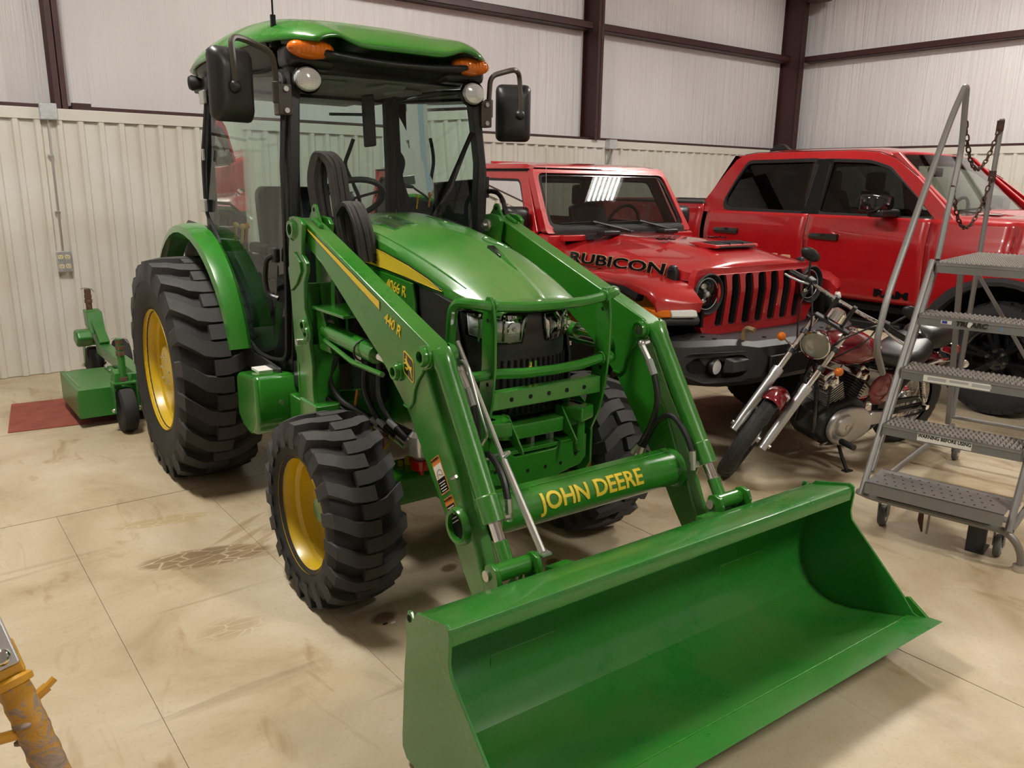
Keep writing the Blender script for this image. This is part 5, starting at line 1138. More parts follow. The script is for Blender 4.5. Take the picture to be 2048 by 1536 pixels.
    G().loft([[(x, s*(gy(z)+o), z) for x, z in pp] for o in (-.03, .012)]).build('pillar_trim', BLACKM, SF, bevel=.004)
    # mirror
    mi = G().loft([[(x, s*y, z) for y, z in rrect(1.02+.0, 1.02+.24*k, 1.60-.09*k, 1.60+.055*k, .03, 3)] for x, k in ((-1.10, .85), (-1.06, 1), (-.97, .97), (-.91, .7))]).build('mirror', BLACKG, RM, ang=50)
    G().prism([(-1.04, 1.475), (-.90, 1.475), (-.90, 1.535), (-1.04, 1.55)], s*.90, s*1.20).build('mirror_foot', BLACK, mi, bevel=.02)
    G().add([(-1.102, s*y, z) for y, z in rrect(1.045, 1.22, 1.53, 1.64, .02, 3)], [tuple(range(16))]).build('mirror_glass', CHROME, mi, smooth=False)
    G().obox((-.955, s*1.14, 1.527), (.05, .12, .02)).build('mirror_lamp', CLEAR, mi, bevel=.006)
    # roof rail seam
    G().tube([(x, s*(gy(z)-.012), z+.006) for x, z in fo[4:10]], .003, 5).build('roof_gutter', BLACKM, RM)
    for x in (-1.75, -2.75):
        se = G().loft([[(x+a, s*(.40+q*k), z) for a, z, k in ((.12, 1.15, 1), (.0, 1.15, 1), (-.18, 1.68, .82), (-.06, 1.68, .82))] for q in (-.24, .24)]); se.obox((x-.12, s*.40, 1.77), (.09, .26, .18)); se.box(x, x+.5, s*.40-.24, s*.40+.24, 1.05, 1.2); se.build('seat', SEATM, RM, bevel=.03)
    G().box(-3.1, -.75, min(s*.86, s*.98), max(s*.86, s*.98), .52, .60).build('side_step', BLACK, RM, bevel=.02)
# roof skin, windscreen, hood
def rf(u, v):
    x = -2.72+1.62*u; y = (v*2-1); w = .70
    z = 2.018+.05*(1-abs(y)**2.5)*min(1, 4*u+.3)*min(1, 3*(1-u)+.25)-.02*abs(y)**6-.03*max(0, (u-.8)/.2)**2
    return (x+.06*(1-y*y)*(u > .99), y*w, z)
G().grid(rf, 16, 24).build('roof', RED2, RM, thick=.02, off=-1, ang=60)
G().grid(lambda u, v: (-1.11+.56*u+.06*(1-(v*2-1)**2), (v*2-1)*(.66+.06*u), 2.0-.50*u), 6, 10).build('windscreen', CAR_GLASS, RM)
for s in (-1, 1): G().loft([[(x+a, s*(y+b), z) for a, b in ((-.04, .03), (.03, .02), (.03, -.03), (-.04, -.02))] for x, y, z in ((-1.12, .675, 2.0), (-.85, .72, 1.77), (-.52, .765, 1.50), (-.42, .80, 1.44))]).build('windscreen_pillar', RED2, RM, bevel=.01)
G().grid(lambda u, v: (-2.76-.06*sin(pi*v)-.24*(1-u), (v*2-1)*(.90-.20*u), 1.47+.53*u), 6, 8).build('cab_back', DARK_GLASS, RM)
HO = G().grid(lambda u, v: (-.60+1.5*u, (v*2-1)*(.86-.04*u), 1.475+.035*(1-abs(v*2-1)**3)+.03*math.exp(-(((v*2-1))/.35)**4)-.10*u**3), 12, 24).build('hood', RED2, RM, thick=.012, ang=50)
for s in (-1, 1): G().grid(lambda u, v: (-.62+1.55*u, s*(.80+(.95-.80)*v), 1.50-.075*u**2-.05*v**2), 10, 6).build('fender_top', RED2, RM, thick=.01)
G().box(-.70, -.50, -.70, .70, 1.46, 1.49).build('cowl', BLACK, RM); G().tube([(-.52, -.35, 1.51), (-.58, -.60, 1.535), (-.60, .1, 1.56)], .010, 6).build('wiper', BLACKM, RM)
G().obox((-.36, -.52, 1.517), (.16, .16, .003)).build('hood_decal', PAPER, RM); lettering('LO', .09, BLACKG, RM, (-.36, -.52, 1.5185), (1, 0, 0), (0, 1, 0), bold=.03, shear=.3)
G().box(.85, .97, -.95, .95, .75, 1.38).build('grille', BLACK, RM, bevel=.05); G().box(.86, 1.08, -1.0, 1.0, .52, .80).build('bumper', BLACK, RM, bevel=.05)
G().box(-4.85, .9, -.62, .62, .5, .72).box(-.60, .88, -.75, .75, .7, 1.40).box(-3.0, -.6, -.9, .9, .68, .78).build('underbody', BLACKM, RM)
G().box(-4.85, -2.95, -.88, .88, 1.50, 1.535).build('bed_cover', paint('bed_cover_vinyl', (.03, .03, .03, 1), .6), RM, bevel=.01)
G().box(-4.90, -4.84, -.95, .95, .75, 1.55).build('tailgate', RED2, RM, bevel=.02)
G().box(-.95, -.55, -.85, .85, 1.15, 1.48).build('dashboard', SEATM, RM, bevel=.05)
G().tube([(-1.05+.05*sin(2*pi*i/24), .40+.19*cos(2*pi*i/24), 1.45+.18*sin(2*pi*i/24)) for i in range(24)], .015, 6, closed=True).build('steering_wheel', SEATM, RM)
G().obox((-1.10, 0, 1.85), (.02, .26, .08)).build('inside_mirror', SEATM, RM, bevel=.01)
G().prism([(-2.86, 2.06), (-2.6, 2.075), (-2.68, 2.13), (-2.74, 2.14), (-2.80, 2.12)], -.03, .03).build('roof_antenna', BLACK, RM, bevel=.012)
rt2 = road_tyre(.445, .325, .245, 30).mesh('tyre', RUBBER, ang=30); ra = alloy(.25, -.13, 6, 1).mesh('wheel', BLACKG, ang=30)
for x in (0, -3.69):
    for sy, rz in ((-1, 0), (1, pi)):
        o = bpy.data.objects.new('wheel', ra); COL.objects.link(o); o.parent = RM; o.location = (x, sy*.80, .44); o.rotation_euler = (0, .25, rz)
        t = bpy.data.objects.new('tyre', rt2); COL.objects.link(t); t.parent = o
        bolts(G(), .068, 6, -.126, .012, .028).build('lug_nut', CHROME, o)
# ================================================================== ROLLING LADDER (x up the climb, y to its left, z up)
LD = thing('rolling_ladder', 'grey steel rolling platform ladder with serrated treads and hanging chains', 'ladder', (3.680, 1.9163, 0), .19)
LG = paint('ladder_grey', (.21, .20, .195, 1), .42, metal=.25, dust=.35, dust_col=(.3, .26, .2, 1), scale=6)
TREAD = paint('tread_grey', (.27, .245, .22, 1), .55, metal=.2)
DS, DZ, Z1, LWD = .183, .2582, .2953, .612
RUST = paint('rusty_chain', (.065, .03, .018, 1), .7, metal=.3, vary=.4, scale=40)
def grating(L, x0, x1, z, name):
    """serrated plank: folded front and side channels with diamond strands standing between rows of openings"""
    ch = G().box(x0, x0+.004, -LWD, 0, z-.055, z).box(x1-.004, x1, -LWD, 0, z-.055, z).box(x0, x1, -.004, 0, z-.05, z+.004).box(x0, x1, -LWD, -LWD+.004, z-.05, z+.004)
    o = ch.build(name, LG, L, smooth=False)
    n = 26; dy = (LWD-.02)/n; rows = max(2, int(round((x1-x0)/.045))); dx = (x1-x0)/rows
    st = G()
    for r in range(rows):
        a = x0+r*dx
        for i in range(n):
            y = -.01-dy*(i+.5)
            # one arched strand with a toothed crest
            sh = dy*.5 if r % 2 else 0
            y2 = y-sh*.0
            P = [(a, y2+.30*dy, z-.012), (a+dx*.25, y2+.12*dy, z+.004), (a+dx*.5, y2+.05*dy, z+.009), (a+dx*.75, y2-.12*dy, z+.004), (a+dx, y2-.30*dy, z-.012)]
            w = dy*.17
            vs = [(px, py+w, pz) for px, py, pz in P]+[(px, py-w, pz-.003) for px, py, pz in P]+[(px, py, pz-.014) for px, py, pz in P]
            fs = [(k, k+1, 6+k, 5+k) for k in range(4)]+[(5+k, 6+k, 11+k, 10+k) for k in range(4)]+[(10+k, 11+k, k+1, k) for k in range(4)]
            st.add(vs, fs)
            vs2 = [(px, 2*y-py+w, pz-.004) for px, py, pz in P]+[(px, 2*y-py-w, pz-.007) for px, py, pz in P]+[(px, 2*y-py, pz-.018) for px, py, pz in P]
            st.add(vs2, fs)
        st.box(a-.002, a+.002, -LWD+.004, -.004, z-.016, z-.011)
    t = st.build('tread_strands', TREAD, o, smooth=False); t['kind'] = 'stuff'
    return o
s1 = G().box(0, .26, -LWD+.005, -.005, Z1-.004, Z1).box(0, .004, -LWD+.005, -.005, Z1-.06, Z1).box(.256, .26, -LWD+.005, -.005, Z1-.06, Z1).build('bottom_step', LG, LD, smooth=False)
hl = G()
for r in range(4):
    for i in range(12):
        y = -.05-.043*i-(.02 if r % 2 else 0); G_ = hl.lathe([(.0005, 0), (.006, 0)], (.04+.055*r, y, Z1+.0006), (0, 0, 1), 8)
h_ = hl.build('step_holes', BLACKM, s1); h_['kind'] = 'stuff'
steps = [grating(LD, (k-1)*DS, (k-1)*DS+.20, Z1+(k-1)*DZ, 'step') for k in (2, 3, 4)]
plat = grating(LD, 4*DS, 1.64, Z1+4*DZ, 'platform')
# stickers and lettering on the step fronts
def front(k): return Z1+(k-1)*DZ-.028, (k-1)*DS-.0006
z, x = front(2)
o = G().box(x-.0006, x, -.165-.24, -.165, z-.022, z+.018).build('warning_sticker', PAPER, steps[0])
lettering('WARNING BEFORE USING', .024, BLACKG, o, (x-.0006, -.285, z+.004), (0, -1, 0), (0, 0, 1), bold=.03, xs=.83, depth=.0004, off=.0004)
lettering('READ ALL INSTRUCTIONS ON LADDER', .006, BLACKG, o, (x-.0006, -.285, z-.014), (0, -1, 0), (0, 0, 1), bold=.0, depth=.0004, off=.0004) if False else None
z, x = front(3)
o = G().box(x-.0006, x, -.11-.30, -.11, z-.022, z+.012).build('instruction_sticker', PAPER, steps[1])
for k in range(3): G().box(x-.0012, x-.0006, -.13-.1*k-.085, -.13-.1*k, z-.012+.004*(k % 2), z+.004).build('sticker_print', paint('print_grey', (.45, .45, .45, 1), .6), o)
z, x = front(4)
lettering('TRI', .034, BLACKG, steps[2], (x, -.205, z), (0, -1, 0), (0, 0, 1), bold=.04, shear=.15, xs=1.1); lettering('ARC', .034, BLACKG, steps[2], (x, -.285, z), (0, -1, 0), (0, 0, 1), bold=.04, shear=.15, xs=1.1)
G().cyl((x-.002, -.244, z), (x, -.244, z), .014, 16).build('logo_dot', WHITE, steps[2]); G().box(x-.0006, x, -.16, -.11, z-.008, z+.01).build('flag_sticker', PAPER, steps[2]); G().box(x-.0012, x-.0006, -.14, -.115, z-.006, z+.008).build('flag_blue', paint('flag_blue', (.03, .04, .3, 1), .5), steps[2])
G().prism([(-.395, z-.012), (-.375, z-.012), (-.385, z+.01)], x-.001, x, 'x').build('triangle_sticker', paint('sticker_blue', (.12, .25, .4, 1), .5), steps[2])
for yy, sg in ((.018, 1), (-LWD-.018, -1)):
    side = 'y'
    tb = lambda pts, r, nm='side_tube', fil=.0, mat=LG: G().tube([(a, yy, c) for a, c in pts], r, 10, fil=fil).build(nm, mat, LD)
    tb([(.03, .21), (.735, 1.335)], .016, 'stringer'); G().bar((.16, yy, .30), (.86, yy, 1.33), .02, .03).build('stringer_bar', LG, LD, bevel=.003)
    tb([(.13, .82), (-.03, .98), (.06, 1.21), (.355, 1.60), (.736, 2.071), (.895, 2.22), (.93, 2.22), (1.0, 1.91), (.83, 1.335)], .016, 'handrail', .08)
    tb([(.08, .2), (1.75, .2)], .016, 'base_tube'); tb([(1.83, 2.12), (1.785, 1.40), (1.70, .28)], .015, 'rear_post')
    G().bar((1.36, yy, 1.27), (1.62, yy, .24), .03, .03, up=(1, 0, 0)).build('rear_leg', LG, LD, bevel=.003)
    G().bar((.73, yy, 1.30), (1.66, yy, 1.30), .022, .045).build('platform_rail', LG, LD, bevel=.003)
    # casters
    for cx in (.24, 1.66):
        c_ = G().lathe([(.018, -.016), (.03, -.016), (.052, -.014), (.055, -.008), (.055, .008), (.052, .014), (.03, .016), (.018, .016)], (cx, yy-sg*.06, .055), (0, 1, 0), 24).build('caster_wheel', paint('caster_rubber', (.10, .10, .10, 1), .6), LD)
        G().lathe([(.0005, -.019), (.03, -.018), (.032, 0), (.03, .018), (.0005, .019)], (cx, yy-sg*.06, .055), (0, 1, 0), 16).build('caster_hub', ALU, c_)
        G().prism([(cx-.02, .055), (cx+.02, .055), (cx+.03, .15), (cx+.04, .19), (cx-.03, .19), (cx-.025, .14)], yy-sg*.06-.024, yy-sg*.06-.02).prism([(cx-.02, .055), (cx+.02, .055), (cx+.03, .15), (cx+.04, .19), (cx-.03, .19), (cx-.025, .14)], yy-sg*.06+.02, yy-sg*.06+.024).box(cx-.03, cx+.04, yy-sg*.06-.024, yy-sg*.06+.024, .185, .19).build('caster_fork', LG, c_)
for x in (.065,): G().tube([(.20, .03, .02) if 0 else (.10, .055, .2), (x, -.02, .2), (x, -LWD+.0, .2), (.06, -.665, .16), (.10, -.685, .09), (.13, -.685, .03)], .017, 10, fil=.07).build('front_tube', LG, LD)
G().lathe([(.0005, 0), (.028, 0), (.032, .012), (.03, .03), (.018, .034)], (.13, -.685, 0), (0, 0, 1), 18).build('foot_cup', paint('cup_steel', (.5, .46, .4, 1), .4, metal=.7), LD)
G().tube([(1.29, .018, .2), (1.27, -LWD-.018, .2)], .016, 10).build('cross_tube', LG, LD); G().tube([(1.70, .018, .27), (1.70, -LWD-.018, .27)], .013, 10).build('rear_cross_tube', LG, LD)
G().bar((1.66, 0, 1.22), (1.70, -LWD, .30), .02, .02).build('cross_brace', LG, LD)
G().prism([(.20, 0), (.34, 0), (.34, .008), (.235, .008), (.235, .19), (.20, .19)], -.52, -.44).build('stop_leg', TRIM, LD, bevel=.002)
G().tube([(.11, -.25, .19), (.13, -.245, .12), (.14, -.255, .06)], [.011, .013, .004], 8).build('lock_spring', RUST, LD); G().tube([(.12, -.285, .19), (.13, -.28, .06)], .005, 6).build('lock_rod', LG, LD)
# chains between the two posts
lk_m = G().tube([(.014*cos(a)*(1), .0, 0) if 0 else (.017*cos(a)+(.009 if cos(a) > 0 else -.009), .0105*sin(a), 0) for a in [2*pi*i/12 for i in range(12)]], .0042, 5, closed=True).mesh('chain_link', RUST)
def chain(a, b, sag, n):
    a = Vector(a); b = Vector(b); c = thing('c', '', '') if False else bpy.data.objects.new('safety_chain', G().tube([a, a+Vector((.004, 0, -.01))], .006, 6).mesh('safety_chain', RUST)); COL.objects.link(c); c.parent = LD
    P = [a.lerp(b, t/(60))+Vector((0, 0, -sag*4*(t/60)*(1-t/60))) for t in range(61)]
    cum = [0]
    for p, q in zip(P, P[1:]): cum.append(cum[-1]+(q-p).length)
    for i in range(n):
        s_ = cum[-1]*(i+.5)/n; j = max(k for k in range(61) if cum[k] <= s_); j = min(j, 59); t = (s_-cum[j])/(cum[j+1]-cum[j]); p = P[j].lerp(P[j+1], t); d = (P[j+1]-P[j]).normalized()
        up = Vector((0, 1, 0)); sd = d.cross(up).normalized(); up = sd.cross(d)
        if i % 2: up, sd = sd, -up
        M = Matrix((d, up, d.cross(up))).transposed().to_4x4(); M.translation = p
        o = bpy.data.objects.new('chain_link', lk_m); COL.objects.link(o); o.parent = c; o.matrix_local = M
    e = b
    G().tube([e+Vector((-.03, 0, -.03)), e+Vector((-.005, 0, .0)), e+Vector((.01, 0, -.01))], .006, 6).build('snap_hook', STEEL, c)
    G().tube([e+Vector((.01+.018*sin(2*pi*i/12), 0, -.02+.03*cos(2*pi*i/12))) for i in range(12)], .004, 6, closed=True).build('shackle', STEEL, c)
    G().cyl(e+Vector((-.01, 0, -.045)), e+Vector((-.008, 0, .015)), .021, 10).build('rust_sleeve', RUST, c)
    G().tube([e+Vector((.05+.014*sin(2*pi*i/12), 0, .0+.028*cos(2*pi*i/12))) for i in range(12)], .004, 6, closed=True).build('spare_link', RUST, c)
    return c
chain((1.0, .018, 2.06), (1.815, .018, 2.095), .26, 22); chain((.93, .018, 1.72), (1.80, .018, 1.80), .27, 23)
# ================================================================== MOTORCYCLE (x forward from the rear contact, leaning on its stand)
MC = thing('motorcycle', 'dark red cruiser motorcycle with chrome headlight leaning on its stand', 'motorcycle', (5.40, 2.64, 0), rot=None, rz=0)
MC.rotation_euler = (-rad(10), 0, 0)
MC.matrix_world = Matrix.Translation((5.40, 2.64, 0))@Matrix.Rotation(pi-.13, 4, 'Z')@Matrix.Rotation(-rad(10), 4, 'X')
CANDY = paint('candy_red', (.2, .004, .01, 1), .16, metal=.2, coat=1, coat_rough=.03)
SEATB = paint('black_seat_vinyl', (.018, .018, .018, 1), .38, bump=.3, bscale=150)
TYM = paint('bike_tyre', (.022, .022, .022, 1), .7)
H0 = Vector((1.008, 0, .902)); AX_ = Vector((.5764, 0, -.8171)).normalized()
S = Matrix.Translation(H0)@Matrix.Rotation(.587, 4, -AX_)@Matrix.Translation(-H0)
def fw(g): return g.xf(S)
AXL = Vector((1.487, 0, .285))
def bike_tyre(R, w, rim, n):
    g = G(); pr = [(rim, -.36*w)]+[(R-w*.5+w*.5*cos(a)*1.0 if 0 else (R-.42*w)+.42*w*cos(a), .5*w*sin(a)) for a in [rad(-100+200*i/12) for i in range(13)]]+[(rim, .36*w)]
    g.lathe(pr, n=56)
    for i in range(n):
        th = 2*pi*i/n
        for sg in (-1, 1):
            vs = []
            for a_, q in ((16, .0), (40, .35), (66, .5)):
                a = rad(a_*sg); rr = (R-.42*w)+.42*w*cos(a)+.003; y = .5*w*sin(a)*1.01; ha = pi/n*.62; t = th+q*2*pi/n
                vs += [(rr*cos(t+ha), y, rr*sin(t+ha)), (rr*cos(t-ha), y, rr*sin(t-ha)), ((rr-.008)*cos(t-ha), y, (rr-.008)*sin(t-ha)), ((rr-.008)*cos(t+ha), y, (rr-.008)*sin(t+ha))]
            g.add(vs, [(0, 1, 2, 3), (11, 10, 9, 8)]+[(4*j+k, 4*j+(k+1) % 4, 4*j+4+(k+1) % 4, 4*j+4+k) for j in range(2) for k in range(4)])
    for sg in (-.1, .1):
        pass
    return g
def spokes(R, n, hub):
    g = G()
    for i in range(n):
        a = 2*pi*i/n; sg = 1 if i % 2 else -1; b = a+(.35 if (i//2) % 2 else -.35)
        g.tube([(hub*cos(b), sg*.035, hub*sin(b)), (R*cos(a), sg*.008, R*sin(a))], .0018, 4)
    return g
def wheel_at(c, R, w, rim, name, steer):
    M = Matrix.Translation(c)
    def T_(g):
        g.xf(M); return g.xf(S) if steer else g
    o = T_(G().lathe([(rim-.012, -.035), (rim+.004, -.036), (rim-.004, -.02), (rim-.016, 0), (rim-.004, .02), (rim+.004, .036), (rim-.012, .035)], n=44)).build(name, CHROME, MC)
    T_(bike_tyre(R, w, rim, 34)).build('tyre', TYM, o, ang=28); sp = T_(spokes(rim-.012, 36, .045)).build('spokes', CHROME, o); sp['kind'] = 'stuff'
    T_(G().lathe([(.0005, -.06), (.02, -.06), (.022, -.045), (.05, -.04), (.05, -.03), (.03, -.02), (.03, .02), (.05, .03), (.05, .04), (.022, .045), (.02, .06), (.0005, .06)], n=20)).build('hub', ALU, o)
    return o
fwl = wheel_at(AXL, .305, .092, .225, 'front_wheel', True)
fw(G().lathe([(.07, -.052), (.125, -.052), (.125, -.046), (.07, -.046)], tuple(AXL), (0, 1, 0), 32)).build('brake_disc', ALU, fwl)
fw(G().obox(AXL+Vector((-.10, -.055, .06)), (.07, .04, .10))).build('brake_caliper', DARK, fwl, bevel=.01)
rwl = wheel_at(Vector((0, 0, .305)), .305, .13, .20, 'rear_wheel', False)
for sg in (-1, 1):
    o_ = Vector((0, sg*.098, 0)); top = H0+AX_*(-.06); b0 = AXL+o_
    up = H0-AX_*.04+o_; dn = b0-AX_*0
    d = (b0-up); mid = up+d*.50
    F_ = fw(G().tube([up, mid+d*.02], .0185, 12)).build('fork_tube', CHROME, MC)
    fw(G().lathe([(.021, -.012), (.034, -.012), (.034, .03), (.029, .05), (.029, (b0-mid).length-.05), (.024, (b0-mid).length), (.024, (b0-mid).length+.035), (.0005, (b0-mid).length+.036)], mid, d.normalized(), 16)).build('fork_lower', ALU, F_)
    fw(G().cyl(b0+Vector((0, -sg*.0, 0)), b0+Vector((0, sg*.035, 0)), .013, 10)).build('axle_nut', STEEL, F_)
    for t_ in (.16, .33):
        p = up+d*t_; fw(G().cyl(p-d.normalized()*.014, p+d.normalized()*.014, .027, 12)).build('fork_clamp', BLACK, F_)
    p = up+d*.30; sgp = p+Vector((-.0, sg*.075, .02))
    fw(G().tube([p, sgp], .007, 6)).build('signal_stalk', CHROME, F_); fw(G().ball(tuple(sgp+Vector((0, sg*.02, 0))), .027, 12, 8, )).build('turn_signal', AMBER, F_)
fw(G().box(1.008-.025, 1.008+.025, -.115, .115, .93, .95).obox(H0+AX_*.15, (.07, .23, .03), Matrix.Rotation(.64, 3, 'Y'))).build('triple_clamp', BLACK, MC, bevel=.008)
# front fender
sec = []
for i in range(13):
    a = rad(72+i*98/12); r = .335
    sec.append([(AXL.x+(r-.0)*cos(a)-((abs(q)/.06)**2*.03)*cos(a), q, AXL.z+r*sin(a)-((abs(q)/.06)**2*.03)*sin(a)) for q in (-.062, -.045, -.02, 0, .02, .045, .062)])
fw(G().loft(sec, closed=False)).build('front_fender', CANDY, MC, thick=.003)
# headlight
hp = H0+AX_*.07+Vector((.13, 0, .0)); hd = Vector((.97, 0, -.12)).normalized()
HLo = fw(G().lathe([(.0005, -.12), (.03, -.115), (.06, -.085), (.082, -.03), (.088, 0), (.088, .012), (.08, .014)], hp, hd, 30)).build('headlight', CHROME, MC)
fw(G().lathe([(.079, .008), (.07, .0), (.04, -.012), (.0005, -.014)], hp, hd, 28)).build('headlight_reflector', REFLECT, HLo)
fw(G().lathe([(.0005, .018), (.04, .016), (.079, .010)], hp, hd, 24)).build('headlight_lens', LENS_GLASS, HLo)
fw(G().lathe([(.0005, .06), (.03, .055), (.05, .035), (.052, -.02), (.03, -.03)], (1.05, 0, 1.0), (-.35, 0, .94), 24)).build('speedometer', CHROME, MC)
# handlebar
hb = [(.855, .37, 1.03), (.93, .24, 1.06), (.965, .12, 1.065), (.97, 0, 1.065), (.965, -.12, 1.065), (.93, -.24, 1.06), (.855, -.37, 1.03)]
for sg in (-1, 1): fw(G().tube([(.985, sg*.05, .95), (.97, sg*.055, 1.065)], .014, 8)).build('riser', BLACK, MC); fw(G().obox((.97, sg*.055, 1.068), (.035, .025, .035))).build('bar_clamp', BLACK, MC, bevel=.004)
HBo = fw(G().tube(hb, .0115, 10, fil=.05)).build('handlebar', CHROME, MC)
for sg in (-1, 1):
    fw(G().tube([(.85, sg*.38, 1.028), (.915, sg*.265, 1.055)], .0175, 10)).build('grip', HOSE, HBo)
    fw(G().obox((.925, sg*.245, 1.06), (.06, .055, .055), Matrix.Rotation(sg*.3, 3, 'Z'))).build('switch_housing', BLACK, HBo, bevel=.01)
    fw(G().tube([(.955, sg*.24, 1.055), (.965, sg*.29, 1.045), (.92, sg*.36, 1.02), (.89, sg*.40, 1.01)], .007, 6)).build('lever', ALU, HBo)
    fw(G().tube([(.93, sg*.24, 1.06), (1.02, sg*.20, 1.06), (1.08, sg*.1, .92), (1.03, sg*.05, .75)], .006, 6, fil=.06)).build('cable', HOSE, HBo)
    fw(G().tube([(.93, sg*.22, 1.05), (1.06, sg*.22, .98), (1.08, sg*.13, .80), (1.0, sg*.06, .65)], .005, 6, fil=.06)).build('cable', HOSE, HBo)
    fw(G().tube([(.92, sg*.26, 1.07), (.93, sg*.29, 1.13), (.92, sg*.31, 1.17)], .007, 6, fil=.03)).build('mirror_stem', BLACK, HBo)
    fw(G().ball((.915, sg*.33, 1.20), (.018, .062, .038), 16, 9)).build('mirror', BLACK, HBo)
# frame
fr_ = lambda P, r=.016, nm='frame_tube', m=BLACKG, fil=.06: G().tube(P, r, 8, fil=fil).build(nm, m, MC)
fr_([(1.04, 0, .80), (.75, 0, .68), (.40, 0, .58), (.2, 0, .56)], .02)
for sg in (-1, 1):
    fr_([(1.08, 0, .74), (1.04, sg*.05, .55), (.98, sg*.08, .20), (.60, sg*.11, .17), (.42, sg*.10, .24), (.40, sg*.10, .55)], .014)
    fr_([(.42, sg*.10, .30), (0, sg*.11, .305)], .017, 'swingarm')
    fr_([(.40, sg*.10, .58), (.0, sg*.12, .57), (-.2, sg*.11, .60)], .013)
    a = Vector((.16, sg*.145, .565)); b = Vector((.03, sg*.145, .33)); g = G(); N = 90
    g.tube([a+(b-a)*(.12+.68*i/N)+(Vector((0, 1, 0))*cos(i*.9)+Vector((.85, 0, .45))*sin(i*.9))*.022 for i in range(N+1)], .0048, 5)
    K = G().tube([a, b], .012, 10).build('shock_absorber', CHROME, MC); g.build('spring', CHROME, K)
    G().cyl(a+Vector((0, sg*.03, 0)), a-Vector((0, sg*.03, 0)), .018, 10).cyl(b+Vector((0, sg*.03, 0)), b-Vector((0, sg*.03, 0)), .018, 10).build('shock_eye', CHROME, K)
    G().tube([(.86, sg*.12, .22), (.88, sg*.28, .235)], .009, 8).build('peg_bracket', CHROME, MC); G().tube([(.88, sg*.20, .228), (.90, sg*.31, .24)], .019, 10).build('foot_peg', HOSE, MC)
    G().ball((.50, sg*.125, .50), (.13, .03, .11), 16, 10).build('side_cover', CANDY, MC)
    s_ = Vector((-.19, sg*.13, .63)); G().tube([(-.15, sg*.08, .66), s_+Vector((0, sg*.03, 0))], .008, 6).build('rear_signal_stalk', BLACK, MC); G().ball(tuple(s_+Vector((0, sg*.07, 0))), .027, 12, 8).build('rear_signal', CHROME, MC)
# tank
tk = [(.50, .05, .70, .745), (.56, .095, .665, .80), (.68, .135, .645, .855), (.80, .15, .64, .875), (.90, .14, .655, .87), (.98, .10, .69, .85), (1.02, .05, .73, .82)]
sec = []
for x, w, z0, z1 in tk:
    sec.append([(x, w*cos(t)*(1 if abs(cos(t)) < .9 else .98), (z0+z1)/2+(z1-z0)/2*sin(t)*(1 if sin(t) > 0 else .8)) for t in [2*pi*i/20 for i in range(20)]])
G().loft(sec).build('fuel_tank', CANDY, MC, ang=60); G().lathe([(.0005, .02), (.025, .018), (.03, .008), (.03, 0)], (.78, 0, .872), (0, 0, 1), 18).build('filler_cap', CHROME, MC)
# seat
def pad(P, nm):
    sec = []
    for x, w, z0, z1 in P: sec.append([(x, w*math.copysign(abs(cos(t))**.7, cos(t)), (z0+z1)/2+(z1-z0)/2*math.copysign(abs(sin(t))**.7, sin(t))) for t in [2*pi*i/18 for i in range(18)]])
    return G().loft(sec).build(nm, SEATB, MC, ang=60)
pad([(.56, .07, .66, .74), (.46, .12, .63, .735), (.34, .155, .615, .715), (.22, .165, .62, .735), (.13, .15, .64, .80), (.10, .13, .66, .80)], 'rider_seat')
pad([(.13, .10, .72, .80), (.08, .12, .70, .85), (-.03, .125, .70, .86), (-.14, .115, .72, .86), (-.20, .09, .75, .85), (-.22, .05, .77, .83)], 'passenger_seat')
G().tube([(.10, .10, .66), (.12, .13, .75), (.12, .0, .83), (.12, -.13, .75), (.10, -.10, .66)], .014, 8, fil=.05).build('seat_strap', BLACKG, MC)
# rear fender and tail
sec = []
for i in range(15):
    a = rad(35+i*125/14); r = .37
    sec.append([(r*cos(a)-(abs(q)/.09)**2*.04*cos(a), q, .31+r*sin(a)-(abs(q)/.09)**2*.04*sin(a)) for q in (-.09, -.075, -.04, 0, .04, .075, .09)])
G().loft(sec, closed=False).build('rear_fender', CANDY, MC, thick=.004)
G().tube([(.20, .11, .60), (.0, .125, .64), (-.25, .10, .62)], .013, 8).tube([(.20, -.11, .60), (.0, -.125, .64), (-.25, -.10, .62)], .013, 8).build('fender_rail', CHROME, MC)
G().obox((-.305, 0, .66), (.06, .10, .07), Matrix.Rotation(.4, 3, 'Y')).build('tail_light_base', CHROME, MC, bevel=.015); G().obox((-.345, 0, .655), (.04, .095, .065), Matrix.Rotation(.4, 3, 'Y')).build('tail_light', SIGNRED, MC, bevel=.012)
G().obox((-.27, 0, .73), (.07, .07, .045)).build('tail_bracket', BLACK, MC, bevel=.008)
# engine
EN = G().prism([(.55, .18), (.60, .32), (.62, .42), (.72, .46), (.90, .44), (1.0, .36), (1.0, .24), (.92, .16), (.66, .14)], -.13, .13).build('engine', DARK, MC, bevel=.02)
cv = rp([(.57, .27), (.60, .36), (.68, .41), (.80, .43), (.93, .41), (.98, .33), (.96, .24), (.86, .17), (.70, .18), (.60, .22)], .05)
for sg in (-1, 1): G().prism(cv, sg*.13, sg*.175).build('crankcase_cover', ALU, EN, bevel=.018, seg=3); 
G().lathe([(.0005, .03), (.05, .028), (.07, .018), (.075, 0)], (.86, .174, .32), (0, 1, 0), 28).build('stator_cover', ALU, EN); G().lathe([(.0005, .034), (.015, .034), (.02, .028)], (.86, .174, .32), (0, 1, 0), 14).build('cover_plug', STEEL, EN)
G().prism([(.40, .26), (.58, .26), (.60, .33), (.56, .36), (.40, .34)], .115, .15).build('sprocket_cover', ALU, EN, bevel=.01)
